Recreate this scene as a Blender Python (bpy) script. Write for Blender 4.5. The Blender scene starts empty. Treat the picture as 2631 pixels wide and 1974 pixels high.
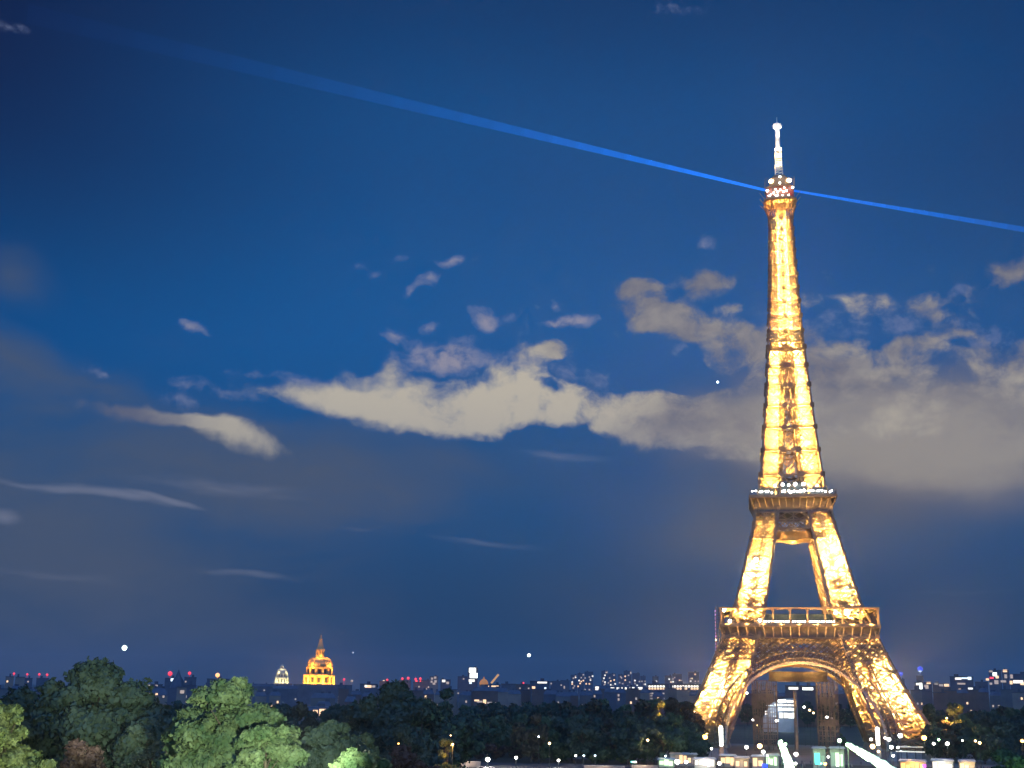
import bpy, math, random
import numpy as np
from mathutils import Vector, Matrix, Euler
S = bpy.context.scene
C = bpy.context.collection
rnd = random.Random(7)
R = math.radians

# ------------------------------------------------------------------ camera
W0, H0, FPX = 2631.0, 1974.0, 3270.0          # photograph's frame, focal length in its pixels
CAM = Vector((0, 0, 27.66))
camd = bpy.data.cameras.new('camera')
camd.sensor_width = 36; camd.lens = FPX/W0*36; camd.clip_start = 0.5; camd.clip_end = 40000
cam = bpy.data.objects.new('camera', camd); C.objects.link(cam)
M_CAM = Matrix.Translation(CAM) @ Matrix.Rotation(R(90+13.445), 4, 'X') @ Matrix.Rotation(R(0.767), 4, 'Z')
cam.matrix_world = M_CAM
S.camera = cam

def ray(px, py):
    v = Vector(((px-W0/2)/FPX, (H0/2-py)/FPX, -1))
    return (M_CAM.to_3x3() @ v).normalized()
def at(px, py, dist):                          # point seen at a pixel, at a horizontal distance
    r = ray(px, py); k = dist/math.hypot(r.x, r.y)
    return CAM + r*k
def azel(px, py):
    r = ray(px, py); return math.atan2(r.x, r.y), math.asin(r.z)
def ground_z(x, y):
    d = math.hypot(x, y)
    return max(0.0, 25.8*(1-d/340)) if y > -50 else 25.8

# ------------------------------------------------------------------ world: night sky with city-lit clouds
world = bpy.data.worlds.new('World'); S.world = world; world.use_nodes = True
nt = world.node_tree; nt.nodes.clear()
def N(t, **kw):
    n = nt.nodes.new(t)
    for k, v in kw.items(): setattr(n, k, v)
    return n
def L(a, b): nt.links.new(a, b)
def mth(op, a, b=None, c=None):
    n = N('ShaderNodeMath', operation=op)
    for i, v in enumerate((a, b, c)):
        if v is None: continue
        if isinstance(v, (int, float)): n.inputs[i].default_value = v
        else: L(v, n.inputs[i])
    return n.outputs[0]
tc = N('ShaderNodeTexCoord'); sep = N('ShaderNodeSeparateXYZ'); L(tc.outputs['Generated'], sep.inputs[0])
az = mth('ARCTAN2', sep.outputs[0], sep.outputs[1]); el = mth('ARCSINE', sep.outputs[2])
pos = N('ShaderNodeCombineXYZ'); L(az, pos.inputs[0]); L(el, pos.inputs[1])
P0 = pos.outputs[0]
def noise(vec, scale, detail=5, rough=.55, sy=1.0, off=(0, 0, 0)):
    m = N('ShaderNodeMapping'); m.inputs['Scale'].default_value = (1, sy, 1); m.inputs['Location'].default_value = off
    L(vec, m.inputs[0])
    n = N('ShaderNodeTexNoise'); n.inputs['Scale'].default_value = scale; n.inputs['Detail'].default_value = detail
    n.inputs['Roughness'].default_value = rough; L(m.outputs[0], n.inputs['Vector'])
    return n
def warp(vec, scale, amp):
    n = noise(vec, scale, 3, .5)
    s = N('ShaderNodeVectorMath', operation='MULTIPLY_ADD'); L(n.outputs['Color'], s.inputs[0])
    s.inputs[1].default_value = (amp, amp, 0); L(vec, s.inputs[2])
    o = N('ShaderNodeVectorMath', operation='SUBTRACT'); L(s.outputs[0], o.inputs[0]); o.inputs[1].default_value = (amp*.5, amp*.5, 0)
    return o.outputs[0]
def blobs(vec, lst, op='ADD'):
    acc = None
    for (cx, cy, rx, ry, rot, amp) in lst:
        a, e = azel(cx, cy)
        m = N('ShaderNodeMapping', vector_type='TEXTURE')
        m.inputs['Location'].default_value = (a, e, 0); m.inputs['Rotation'].default_value = (0, 0, R(-rot-.75))
        m.inputs['Scale'].default_value = (rx/FPX, ry/FPX, 1); L(vec, m.inputs[0])
        g = N('ShaderNodeTexGradient', gradient_type='SPHERICAL'); L(m.outputs[0], g.inputs[0])
        acc = mth('MULTIPLY_ADD', g.outputs['Fac'], amp, acc if acc is not None else 0.0)
    return acc
def sstep(v, a, b, lo=0.0, hi=1.0):
    n = N('ShaderNodeMapRange', interpolation_type='SMOOTHSTEP'); L(v, n.inputs[0])
    n.inputs[1].default_value = a; n.inputs[2].default_value = b; n.inputs[3].default_value = lo; n.inputs[4].default_value = hi
    return n.outputs[0]
def mix(f, a, b):
    n = N('ShaderNodeMix', data_type='RGBA')
    if isinstance(f, float): n.inputs[0].default_value = f
    else: L(f, n.inputs[0])
    for i, v in ((6, a), (7, b)):
        if isinstance(v, tuple): n.inputs[i].default_value = (*v, 1)
        else: L(v, n.inputs[i])
    return n.outputs[2]
def srgb(r, g, b):
    f = lambda c: (c/255/12.92) if c < 10 else ((c/255+.055)/1.055)**2.4
    return (f(r), f(g), f(b))
# clear-sky gradient in elevation
ramp = N('ShaderNodeValToRGB'); L(sstep(el, -0.05, 0.62), ramp.inputs[0])
nt.nodes[ramp.name].color_ramp.interpolation = 'EASE'
ramp_in = N('ShaderNodeMapRange'); L(el, ramp_in.inputs[0]); ramp_in.inputs[1].default_value = -0.05; ramp_in.inputs[2].default_value = 0.75
L(ramp_in.outputs[0], ramp.inputs[0])
stops = [(0.0, (8, 14, 28)), (0.055, (34, 60, 88)), (0.11, (20, 62, 100)), (0.25, (6, 74, 128)), (0.40, (4, 84, 150)), (0.58, (4, 74, 136)),
         (0.75, (4, 56, 108)), (1.0, (8, 32, 70))]
cr = ramp.color_ramp
while len(cr.elements) < len(stops): cr.elements.new(0.5)
for e, (p, c) in zip(cr.elements, stops): e.position = p; e.color = (*srgb(*c), 1)
# darker towards the upper left and the far right
dark = blobs(P0, [(-250, -60, 1500, 1150, 10, 0.95), (3050, 300, 1300, 900, 0, .55), (1300, -700, 1500, 700, 0, .35)])
sky = mix(sstep(dark, 0.0, 1.0), ramp.outputs[0], srgb(8, 26, 66))
# soft slate veil
PW = warp(P0, 9, .05)
veil = blobs(PW, [(120, 1330, 1150, 480, 3, 1.15), (800, 1230, 620, 190, 4, .55), (1150, 1270, 500, 170, 3, .28), (0, 900, 260, 110, 24, .75), (230, 960, 260, 70, 18, .45), (20, 705, 150, 80, 10, .8), (1150, 1180, 520, 110, 6, .35), (2100, 1330, 620, 210, 0, .75),
                  (2350, 1230, 500, 230, 5, .75), (-50, 1650, 900, 260, 0, .55), (1800, 1420, 300, 260, 0, .25), (1350, 1480, 330, 330, 0, -.3), (2480, 1480, 420, 130, 0, -.35), (480, 860, 230, 60, 8, .25), (700, 1390, 320, 80, 0, -.2),
                  (1890, 1150, 500, 700, 0, .22)])
vn = noise(PW, 7, 7, .6, 2.8)
vd = mth('MULTIPLY_ADD', mth('SUBTRACT', vn.outputs[0], 0.5), mth('MULTIPLY', sstep(veil, 0, .4), 1.3), veil)
va = sstep(vd, 0.0, 1.35, 0, .84)
sky = mix(va, sky, srgb(78, 88, 106))
# thin streaks low on the left
PS = warp(P0, 14, .012)
st = blobs(PS, [(60, 1244, 230, 14, 3, .5), (300, 1268, 230, 20, 5, .8), (440, 1285, 140, 10, 12, .5), (15, 1322, 60, 28, 5, .75), (580, 1252, 330, 34, 2, .45), (1250, 1395, 220, 14, 4, .45),
                (600, 1470, 140, 16, 3, .4), (930, 1363, 90, 12, 6, .3), (1430, 1170, 180, 22, 4, .5), (700, 1485, 120, 14, 8, .3), (150, 1480, 300, 22, 3, .3), (2480, 1525, 250, 16, -3, .3)])
sn = noise(PS, 30, 4, .6, 5)
sa = sstep(mth('MULTIPLY_ADD', mth('SUBTRACT', sn.outputs[0], 0.5), 0.5, st), 0.08, .75, 0, .34)
sky = mix(sa, sky, srgb(150, 152, 170))
# small puffs high up, pinkish and thin
PP = warp(warp(P0, 22, .016), 60, .007)
puff = blobs(PP, [(1158, 670, 52, 22, -14, 1.1), (1110, 672, 40, 15, 0, .7), (1215, 675, 45, 30, 0, .45), (1275, 680, 22, 24, 0, .4), (922, 684, 38, 18, 0, .55), (960, 712, 30, 18, 0, .4), (1030, 672, 38, 26, 0, .35),
                  (1098, 722, 46, 24, -18, .95), (1058, 752, 34, 22, -40, .9), (1238, 812, 52, 40, 20, 1.05), (1265, 830, 40, 32, 0, .7), (1318, 816, 32, 24, 0, .6), (1428, 790, 34, 24, -20, .85), (1378, 796, 20, 14, 0, .5),
                  (1425, 832, 60, 20, -3, 1.05), (1488, 822, 62, 28, -6, 1.1), (1100, 845, 50, 22, 0, .8), (1012, 866, 48, 28, 12, .95), (1205, 868, 45, 22, 0, .4), (1575, 858, 30, 22, 20, .6), (1340, 860, 36, 20, 0, .4),
                  (504, 845, 58, 21, 20, 1.1), (245, 958, 62, 22, 20, .6), (1160, 915, 75, 52, -10, .95), (1070, 905, 50, 40, 0, .5), (1818, 625, 38, 34, 0, .7), (1830, 665, 30, 22, 0, .35),
                  (1760, 28, 130, 26, -2, .5), (20, 62, 90, 22, 3, .5), (1700, 25, 60, 24, 5, .3), (2400, 690, 50, 40, -20, .25), (2460, 755, 90, 22, -30, .5), (1740, 895, 36, 26, 0, .5), (1905, 1015, 46, 34, 20, .65), (2120, 965, 60, 50, 0, .3),
                  (1270, 930, 330, 60, 3, .62), (1090, 935, 200, 50, 0, .5), (760, 985, 300, 30, 4, .6), (560, 1005, 200, 24, 8, .55), (470, 1030, 120, 40, 10, .5), (1500, 985, 160, 50, 0, .5), (2060, 830, 200, 60, 12, .45), (2330, 830, 330, 60, 12, .5), (2560, 880, 70, 40, 0, .4), (2140, 705, 40, 30, 0, .35)])
pn = noise(PP, 48, 5, .62, 1.5)
pn2 = noise(PP, 130, 4, .65, 1.3)
pgate = sstep(puff, 0.0, .3)
cn_ = noise(P0, 20, 5, .6)
pnn = mth('MULTIPLY', pgate, mth('MULTIPLY_ADD', mth('SUBTRACT', pn2.outputs[0], 0.5), 1.0, mth('MULTIPLY', mth('SUBTRACT', pn.outputs[0], 0.5), 2.2)))
pa = sstep(mth('ADD', pnn, mth('SMOOTH_MIN', puff, .8, .2)), 0.12, 1.15, 0, .8)
sky = mix(pa, sky, mix(sstep(mth('ADD', puff, mth('SUBTRACT', cn_.outputs[0], .5)), .4, 1.2), srgb(112, 124, 160), srgb(158, 152, 164)))
# soft lower skirt of the right-hand bank
PK = warp(P0, 8, .05)
skirt = blobs(PK, [(2280, 1130, 760, 230, 6, 1.4), (2560, 1130, 420, 240, 0, .7), (1900, 1110, 420, 130, 4, .6), (2050, 1000, 330, 170, 10, .4), (1000, 1060, 520, 130, 3, .3), (600, 1110, 320, 70, 8, .3)])
cn0 = noise(PK, 16, 5, .6, 2.2)
kn = noise(PK, 10, 5, .6, 2.6)
ka = sstep(mth('MULTIPLY_ADD', mth('SUBTRACT', kn.outputs[0], .5), .8, skirt), .05, 1.15, 0, .9)
sky = mix(ka, sky, mix(sstep(mth('ADD', skirt, mth('SUBTRACT', cn0.outputs[0], .5)), .3, 1.5), srgb(96, 100, 118), srgb(150, 145, 140)))
# the cream cloud bank
PC = warp(warp(P0, 15, .022), 45, .008)
bank = blobs(PC, [(1080, 1038, 400, 92, 3, 1.25), (830, 1020, 330, 42, 2, .8), (1140, 1080, 190, 55, 5, .7), (1330, 1020, 220, 75, 0, .7), (1420, 1040, 260, 90, 9, .9), (1600, 1060, 260, 80, 6, .85),
                  (1740, 1095, 330, 92, 8, 1.05), (1940, 1080, 330, 120, 4, .85), (2230, 985, 390, 150, 12, .62), (2540, 1040, 380, 150, 14, .6), (2330, 880, 70, 60, 0, .3), (2180, 880, 60, 50, 0, .3), (2300, 1060, 420, 110, 6, .3), (2060, 930, 240, 110, 14, .8), (2150, 1090, 330, 70, 3, .3),
                  (2600, 1010, 160, 110, 20, .3), (2320, 900, 110, 60, 0, .4), (1880, 860, 260, 58, 14, 1.1), (1720, 835, 170, 46, 10, 1.05), (1660, 780, 130, 78, 12, .95), (1640, 740, 90, 36, 0, .6),
                  (1812, 728, 108, 46, -6, 1.2), (1770, 790, 110, 40, 10, .6), (1890, 785, 75, 26, 0, .6), (1838, 915, 72, 60, 38, .95), (1370, 915, 130, 48, -5, .75), (1415, 905, 45, 42, 30, .6), (1010, 940, 48, 56, 0, .8), (1260, 950, 90, 40, 0, .6),
                  (1540, 945, 60, 26, -20, .65), (1730, 955, 70, 24, -25, .65), (2615, 692, 85, 54, -10, 1.1), (2225, 778, 100, 56, 12, .55), (2085, 765, 70, 34, 0, .4), (2420, 815, 130, 66, 18, .5), (2370, 790, 60, 55, 0, .3), (2490, 760, 80, 26, -25, .3), (2540, 690, 60, 20, 0, .3),
                  (2450, 880, 130, 46, 10, .75), (2620, 910, 70, 46, 0, .7), (350, 1058, 210, 30, 5, .95), (440, 1075, 120, 22, 6, .6), (615, 1122, 180, 46, 13, 1.15), (540, 1090, 120, 24, 8, .6),
                  (1440, 958, 42, 34, -20, -.9), (1415, 1003, 62, 20, 20, -.85), (2455, 888, 46, 26, 10, -.75), (1450, 1120, 210, 44, 4, -.75), (1700, 960, 220, 60, 0, -.8), (2080, 905, 60, 26, 30, -.3), (2420, 960, 60, 50, 0, -.4), (2340, 1050, 50, 50, 0, -.3)])
cn = noise(PC, 24, 7, .62, 1.35)
cn2 = noise(PC, 62, 5, .6, 1.1)
rough = sstep(az, -.13, .06, .5, 1.0)             # smooth lens on the left, broken cumulus on the right
cb = mth('SMOOTH_MIN', bank, 1.0, .35)
gate = sstep(bank, 0.0, .32)
cb = mth('ADD', cb, mth('MULTIPLY', mth('MULTIPLY', rough, gate), mth('MULTIPLY_ADD', mth('SUBTRACT', cn.outputs[0], 0.5), 2.9, mth('MULTIPLY', mth('SUBTRACT', cn2.outputs[0], 0.5), 1.3))))
ca = sstep(cb, 0.16, 1.02, 0, .95)
cc = noise(PC, 9, 5, .6, 1.6, (3, 1, 0))
lit = blobs(P0, [(1020, 1040, 700, 260, 0, 1.3), (1450, 1060, 700, 260, 4, .25), (600, 1110, 300, 120, 0, .6), (2450, 1000, 800, 340, 0, .22)])
shade = mth('MULTIPLY_ADD', mth('SUBTRACT', cc.outputs[0], .5), 1.0, mth('MULTIPLY_ADD', mth('MULTIPLY', mth('SUBTRACT', cn.outputs[0], .25), rough), 1.0, mth('MULTIPLY_ADD', lit, .8, -.02)))
ccol = mix(sstep(shade, 0.0, .95), srgb(98, 102, 122), srgb(190, 182, 166))
lowfade = sstep(el, 0.06, 0.24)
ca2 = mth('MULTIPLY', ca, lowfade)
sky = mix(ca2, sky, ccol)
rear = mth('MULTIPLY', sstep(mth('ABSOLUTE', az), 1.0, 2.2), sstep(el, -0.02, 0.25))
sky = mix(rear, sky, (.16, .42, 1.25))      # unseen sky behind the viewer, brightened to light the foliage blue
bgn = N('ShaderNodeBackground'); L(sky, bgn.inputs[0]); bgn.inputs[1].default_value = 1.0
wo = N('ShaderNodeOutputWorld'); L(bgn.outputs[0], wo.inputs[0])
world.cycles.sampling_method = 'MANUAL'; world.cycles.sample_map_resolution = 256

# faint moonlight added, with no moon in view
sd = bpy.data.lights.new('added_moonlight', 'SUN'); sd.energy = 0.015; sd.angle = R(.5); sd.color = (.8, .88, 1)
so = bpy.data.objects.new('added_moonlight', sd); C.objects.link(so); so.rotation_euler = (R(50), 0, R(-60))

S.view_settings.view_transform = 'Standard'; S.view_settings.look = 'None'
S.view_settings.exposure = 0; S.view_settings.gamma = 1
S.cycles.use_denoising = True
S.cycles.max_bounces = 5; S.cycles.diffuse_bounces = 2; S.cycles.glossy_bounces = 2; S.cycles.transparent_max_bounces = 24; S.cycles.volume_bounces = 0
S.cycles.sample_clamp_indirect = 3; S.cycles.sample_clamp_direct = 0
S.cycles.caustics_reflective = False; S.cycles.caustics_refractive = False

# ------------------------------------------------------------------ helpers
def mat(name, col, rough=.7, metal=0, col2=None, nscale=1.0, emit=None, es=0, transl=0):
    m = bpy.data.materials.new(name); m.use_nodes = True; n = m.node_tree; b = n.nodes['Principled BSDF']
    b.inputs['Base Color'].default_value = (*col, 1); b.inputs['Roughness'].default_value = rough; b.inputs['Metallic'].default_value = metal
    if col2:
        g = n.nodes.new('ShaderNodeTexNoise'); g.inputs['Scale'].default_value = nscale; g.inputs['Detail'].default_value = 4
        t = n.nodes.new('ShaderNodeTexCoord'); n.links.new(t.outputs['Object'], g.inputs['Vector'])
        r = n.nodes.new('ShaderNodeValToRGB'); r.color_ramp.elements[0].position = .35; r.color_ramp.elements[1].position = .65
        r.color_ramp.elements[0].color = (*col, 1); r.color_ramp.elements[1].color = (*col2, 1)
        n.links.new(g.outputs[0], r.inputs[0]); n.links.new(r.outputs[0], b.inputs['Base Color'])
    if emit: b.inputs['Emission Color'].default_value = (*emit, 1); b.inputs['Emission Strength'].default_value = es
    if transl: b.inputs['Transmission Weight'].default_value = transl
    return m
def emat(name, col, s):
    return mat(name, (.3, .3, .3), emit=col, es=s)

class MB:
    def __init__(s): s.v = []; s.f = []
    def quadv(s, pts):
        n = len(s.v); s.v += [tuple(p) for p in pts]; s.f.append(tuple(range(n, n+len(pts))))
    def box(s, x0, x1, y0, y1, z0, z1):
        n = len(s.v)
        s.v += [(x0, y0, z0), (x1, y0, z0), (x1, y1, z0), (x0, y1, z0), (x0, y0, z1), (x1, y0, z1), (x1, y1, z1), (x0, y1, z1)]
        s.f += [tuple(n+i for i in q) for q in ((0, 3, 2, 1), (4, 5, 6, 7), (0, 1, 5, 4), (1, 2, 6, 5), (2, 3, 7, 6), (3, 0, 4, 7))]
        return s
    def hull(s, bot, top):                     # two rings with the same number of corners
        n = len(s.v); k = len(bot); s.v += [tuple(p) for p in bot] + [tuple(p) for p in top]
        s.f.append(tuple(n+i for i in reversed(range(k)))); s.f.append(tuple(n+k+i for i in range(k)))
        for i in range(k):
            j = (i+1) % k; s.f.append((n+i, n+j, n+k+j, n+k+i))
        return s
    def bar(s, p, q, w, w2=None):
        p = Vector(p); q = Vector(q); d = q-p
        if d.length < 1e-4: return
        d.normalize(); u = Vector((0, 0, 1)) if abs(d.z) < .9 else Vector((1, 0, 0))
        a = d.cross(u).normalized(); b = d.cross(a).normalized(); a = a*(w/2); b = b*((w2 or w)/2)
        s.hull([p-a-b, p+a-b, p+a+b, p-a+b], [q-a-b, q+a-b, q+a+b, q-a+b])
    def lathe(s, prof, n=16, cx=0, cy=0):
        k = len(s.v)
        for (r, z) in prof:
            for i in range(n):
                a = 2*math.pi*i/n; s.v.append((cx+r*math.cos(a), cy+r*math.sin(a), z))
        for j in range(len(prof)-1):
            for i in range(n):
                i2 = (i+1) % n; s.f.append((k+j*n+i, k+j*n+i2, k+(j+1)*n+i2, k+(j+1)*n+i))
        s.f.append(tuple(k+i for i in reversed(range(n)))); s.f.append(tuple(k+(len(prof)-1)*n+i for i in range(n)))
        return s
    def build(s, name, m, parent=None, smooth=False, loc=None, rotz=0):
        me = bpy.data.meshes.new(name); me.from_pydata(s.v, [], s.f); me.materials.append(m); me.update()
        if smooth:
            me.polygons.foreach_set('use_smooth', [True]*len(me.polygons))
        o = bpy.data.objects.new(name, me); C.objects.link(o)
        if parent: o.parent = parent
        if loc: o.location = loc
        o.rotation_euler.z = rotz
        return o
def tag(o, label=None, cat=None, group=None, kind=None):
    for k, v in (('label', label), ('category', cat), ('group', group), ('kind', kind)):
        if v: o[k] = v
    return o
def thing(name, label, cat, loc=(0, 0, 0), rotz=0, group=None):
    o = bpy.data.objects.new(name, None); C.objects.link(o); o.location = loc; o.rotation_euler.z = rotz
    o.empty_display_size = 1
    return tag(o, label, cat, group)
def lamp(parent, loc, power, col, radius=.3, name='lamp_light', kind='POINT', rot=None, spot=None):
    d = bpy.data.lights.new(name, kind); d.energy = power; d.color = col
    if kind != 'SUN': d.shadow_soft_size = radius
    if kind == 'SPOT': d.spot_size = spot; d.spot_blend = .5
    o = bpy.data.objects.new(name, d); C.objects.link(o); o.location = loc
    if rot: o.rotation_euler = rot
    if parent: o.parent = parent
    return o
def ico(r, sub=1):
    import bmesh
    bm = bmesh.new(); bmesh.ops.create_icosphere(bm, subdivisions=sub, radius=r); me = bpy.data.meshes.new('bulb'); bm.to_mesh(me); bm.free(); return me

m_iron = mat('painted_iron', (.30, .20, .11), .55, .2, (.24, .155, .08), .3)
m_rim = mat('brightened_rim_iron', (.5, .37, .2), .5, .1, (.42, .3, .16), .3)  # iron colour lightened so the rim looks more brightly lit
m_iron_d = mat('dark_iron', (.17, .12, .075), .6, .2, (.13, .09, .055), .4)
m_stone = mat('pedestal_stone', (.32, .30, .26), .85, 0, (.24, .22, .19), .6)
m_glass = mat('gallery_glass', (.05, .07, .07), .25, 0, (.08, .1, .1), .2)
m_bulb = emat('white_bulb', (1, .97, .88), 22)
m_bulbw = emat('warm_bulb', (1, .78, .42), 14)
GOLD = (1.0, .60, .17)

# ------------------------------------------------------------------ ground and river
mb = MB()
xs = [-12000, -3000, -900, -400, -150, -60, 0, 60, 150, 400, 900, 3000, 12000]
ys = [-300, -60, 0, 20, 45, 80, 120, 170, 230, 290, 350, 500, 900, 2500, 6000, 14000]
for y in ys:
    for x in xs: mb.v.append((x, y, ground_z(x*.25, y)))
nx = len(xs)
for j in range(len(ys)-1):
    for i in range(nx-1): mb.f.append((j*nx+i, j*nx+i+1, (j+1)*nx+i+1, (j+1)*nx+i))
m_ground = mat('park_ground', (.035, .045, .022), .95, 0, (.06, .055, .04), .02)
tag(mb.build('ground', m_ground), kind='structure')
m_water = mat('river_water', (.01, .02, .03), .12, 0, (.015, .03, .04), .05)
tag(MB().box(-900, 900, 345, 470, -2, .02).build('river', m_water), kind='structure')
m_asph = mat('asphalt', (.05, .05, .05), .85, 0, (.07, .065, .06), .15)
tag(MB().box(-900, 900, 474, 506, -1, .03).build('quay_road', m_asph), kind='structure')
m_pave = mat('pale_paving', (.22, .20, .17), .85, 0, (.16, .15, .13), .1)

# ------------------------------------------------------------------ the tower
AX = R(12.53); TD = 636.7
T = thing('lattice_tower', 'giant floodlit wrought iron lattice tower glowing gold with white mast and arched base', 'tower',
          (TD*math.sin(AX), TD*math.cos(AX), 0), -AX + R(2.2))
OUT = [(0, 60), (4, 57.5), (12, 53.2), (19.5, 49), (30, 43.6), (41, 38.6), (51.8, 34.3), (57.6, 32.2), (66, 28.8), (80, 24.9), (103, 19.2), (116, 16.9), (128.7, 14.6), (141, 13.2), (162, 11.2), (183, 9.4),
       (196, 8.6), (211, 7.75), (235, 6.6), (256, 5.8), (268, 5.5), (280, 5.3)]
INN = [(0, 36), (4, 34.2), (12, 31.2), (19.5, 28.2), (30, 24.6), (41, 21.2), (51.8, 18.2), (57.6, 16.6), (66, 14.6), (80, 12.2), (103, 8.2), (116, 6.2), (128.7, 4.6), (141, 3.3), (162, 1.9), (183, .7), (190, 0.0), (300, 0.0)]
def prof(tab, h):
    return float(np.interp(h, [a for a, _ in tab], [b for _, b in tab]))
o_ = lambda h: prof(OUT, h)
i_ = lambda h: prof(INN, h)
def lerp(a, b, t): return Vector(a)*(1-t)+Vector(b)*t
def lattice(mb, A, B, Cc, D, nx, ny, w):
    """rows of crossed bars filling a four-cornered panel"""
    def P(u, v): return lerp(lerp(A, B, u), lerp(D, Cc, u), v)
    for a in range(nx):
        for b in range(ny):
            u0, u1, v0, v1 = a/nx, (a+1)/nx, b/ny, (b+1)/ny
            mb.bar(P(u0, v0), P(u1, v1), w); mb.bar(P(u1, v0), P(u0, v1), w)
def corners(sx, sy, h):
    a, b = o_(h), i_(h)
    return [Vector((sx*a, sy*a, h)), Vector((sx*b, sy*a, h)), Vector((sx*b, sy*b, h)), Vector((sx*a, sy*b, h))]
def pillar(sx, sy, levels, name, wc, wx, ws):
    mb = MB()
    for h0, h1 in zip(levels, levels[1:]):
        c0, c1 = corners(sx, sy, h0), corners(sx, sy, h1)
        for k in range(4):
            j = (k+1) % 4
            mb.bar(c0[k], c1[k], wc)
            mb.bar(c0[k], c0[j], wx*1.1)
            mb.bar(c0[k], c1[j], wx); mb.bar(c0[j], c1[k], wx)
            if k in (1, 2): lattice(mb, c0[k], c0[j], c1[j], c1[k], 4, 4, ws*1.7)
            else:
                e = [lerp(c0[k], c0[j], .5), lerp(c0[j], c1[j], .5), lerp(c1[j], c1[k], .5), lerp(c1[k], c0[k], .5)]
                for q in range(4): mb.bar(e[q], e[(q+1) % 4], ws*1.3)
            mid0, mid1 = (c0[k]+c0[j])/2, (c1[k]+c1[j])/2
            mb.bar(lerp(c0[k], c1[k], .5), lerp(c0[j], c1[j], .5), ws*1.4)
            mb.bar(mid0, mid1, ws)
            g = c1[k]                            # gusset plate on the joint
            mb.box(g.x-wc*.75, g.x+wc*.75, g.y-wc*.75, g.y+wc*.75, g.z-wc*.8, g.z+wc*.8)
        mb.bar(c0[0], c0[2], wx); mb.bar(c0[1], c0[3], wx); lattice(mb, c0[0], c0[1], c0[2], c0[3], 3, 3, ws)
        # lift rails and stair flights climbing inside the pillar
        m0, m1 = sum(c0, Vector())/4, sum(c1, Vector())/4
        for dx, dy in ((-1.3, 0), (1.3, 0), (0, -1.3), (0, 1.3)):
            mb.bar(m0+Vector((dx, dy, 0)), m1+Vector((dx, dy, 0)), ws*1.6)
        n = 4
        for q in range(n):
            a = lerp(m0, m1, q/n); b = lerp(m0, m1, (q+1)/n); e = 2.2 if q % 2 else -2.2
            mb.bar(a+Vector((e, e*sy*.6, 0)), b+Vector((-e, -e*sy*.6, 0)), ws*2.6, ws)
    return mb.build(name, m_iron, T)
for sx in (-1, 1):
    for sy in (-1, 1):
        pillar(sx, sy, [4.2, 12, 20, 28.5, 37, 44.5, 52, 57], 'lower_leg', 1.15, .62, .30)
        pillar(sx, sy, [58, 66, 74, 82, 90, 98, 105, 112], 'upper_leg', 1.0, .52, .26)
        a, b = o_(1), i_(1)
        pm = MB(); q = 1 if True else 0
        x0, x1 = sorted((sx*(b-2), sx*(a+1.5))); y0, y1 = sorted((sy*(b-2), sy*(a+1.5)))
        pm.hull([(x0-1, y0-1, -1), (x1+1, y0-1, -1), (x1+1, y1+1, -1), (x0-1, y1+1, -1)], [(x0+.8, y0+.8, 3.6), (x1-.8, y0+.8, 3.6), (x1-.8, y1-.8, 3.6), (x0+.8, y1-.8, 3.6)])
        pm.build('stone_pedestal', m_stone, T)

# shaft above the second floor
mb = MB(); h = 116.0; LV = [h]
while h < 262:
    h += np.interp(h, [116, 180, 262], [12.5, 9.6, 5.6]); LV.append(h)
LV[-1] = 266.0
for h0, h1 in zip(LV, LV[1:]):
    a0, a1, b0, b1 = o_(h0), o_(h1), i_(h0), i_(h1)
    wc = .95 if h0 < 190 else .62; wx = .55 if h0 < 190 else .3
    for k in range(4):                             # four faces
        Rm = Matrix.Rotation(math.pi/2*k, 3, 'Z')
        P = lambda x, y, z: Rm @ Vector((x, y, z))
        for s in (-1, 1):
            mb.bar(P(s*a0, -a0, h0), P(s*a1, -a1, h1), wc if s > 0 else wc*.6)
            mb.bar(P(s*b0, -a0-.1, h0), P(s*b1, -a1-.1, h1), .8 if h0 < 190 else .6, .35)
            A, B, Cc, D = P(s*b0, -a0, h0), P(s*a0, -a0, h0), P(s*a1, -a1, h1), P(s*b1, -a1, h1)
            mb.bar(A, Cc, wx); mb.bar(B, D, wx)
            mb.bar(A, B, wx*1.3)
            mb.bar(lerp(A, D, .5), lerp(B, Cc, .5), wx*.6)
            for g in (Cc, D):
                r = 1.1 if h0 < 190 else .9; mb.box(g.x-r, g.x+r, g.y-r*.9, g.y+r*.9, g.z-r*1.05, g.z+r*1.05)
            # inner faces of the four merging pillars
            if b0 > .3:
                A, B, Cc, D = P(s*b0, -a0, h0), P(s*b0, -b0, h0), P(s*b1, -b1, h1), P(s*b1, -a1, h1)
                mb.bar(B, Cc, wc*.7); mb.bar(A, Cc, wx); mb.bar(B, D, wx); mb.bar(A, B, wx)
                lattice(mb, A, B, Cc, D, 3, 3, wx*.9)
        if b0 > .9:
            A, B, Cc, D = P(-b0, -a0, h0), P(b0, -a0, h0), P(b1, -a1, h1), P(-b1, -a1, h1)
            mb.bar(A, B, wx*1.4); mb.bar(A, Cc, wx*.8); mb.bar(B, D, wx*.8)
        mb.bar(P(-a0, -a0, h0), P(a0, a0, h0), wx)
mb.build('shaft', m_iron, T)
mb = MB()                                          # lattice sheets added inside to catch lamp light and fill the shaft
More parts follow.
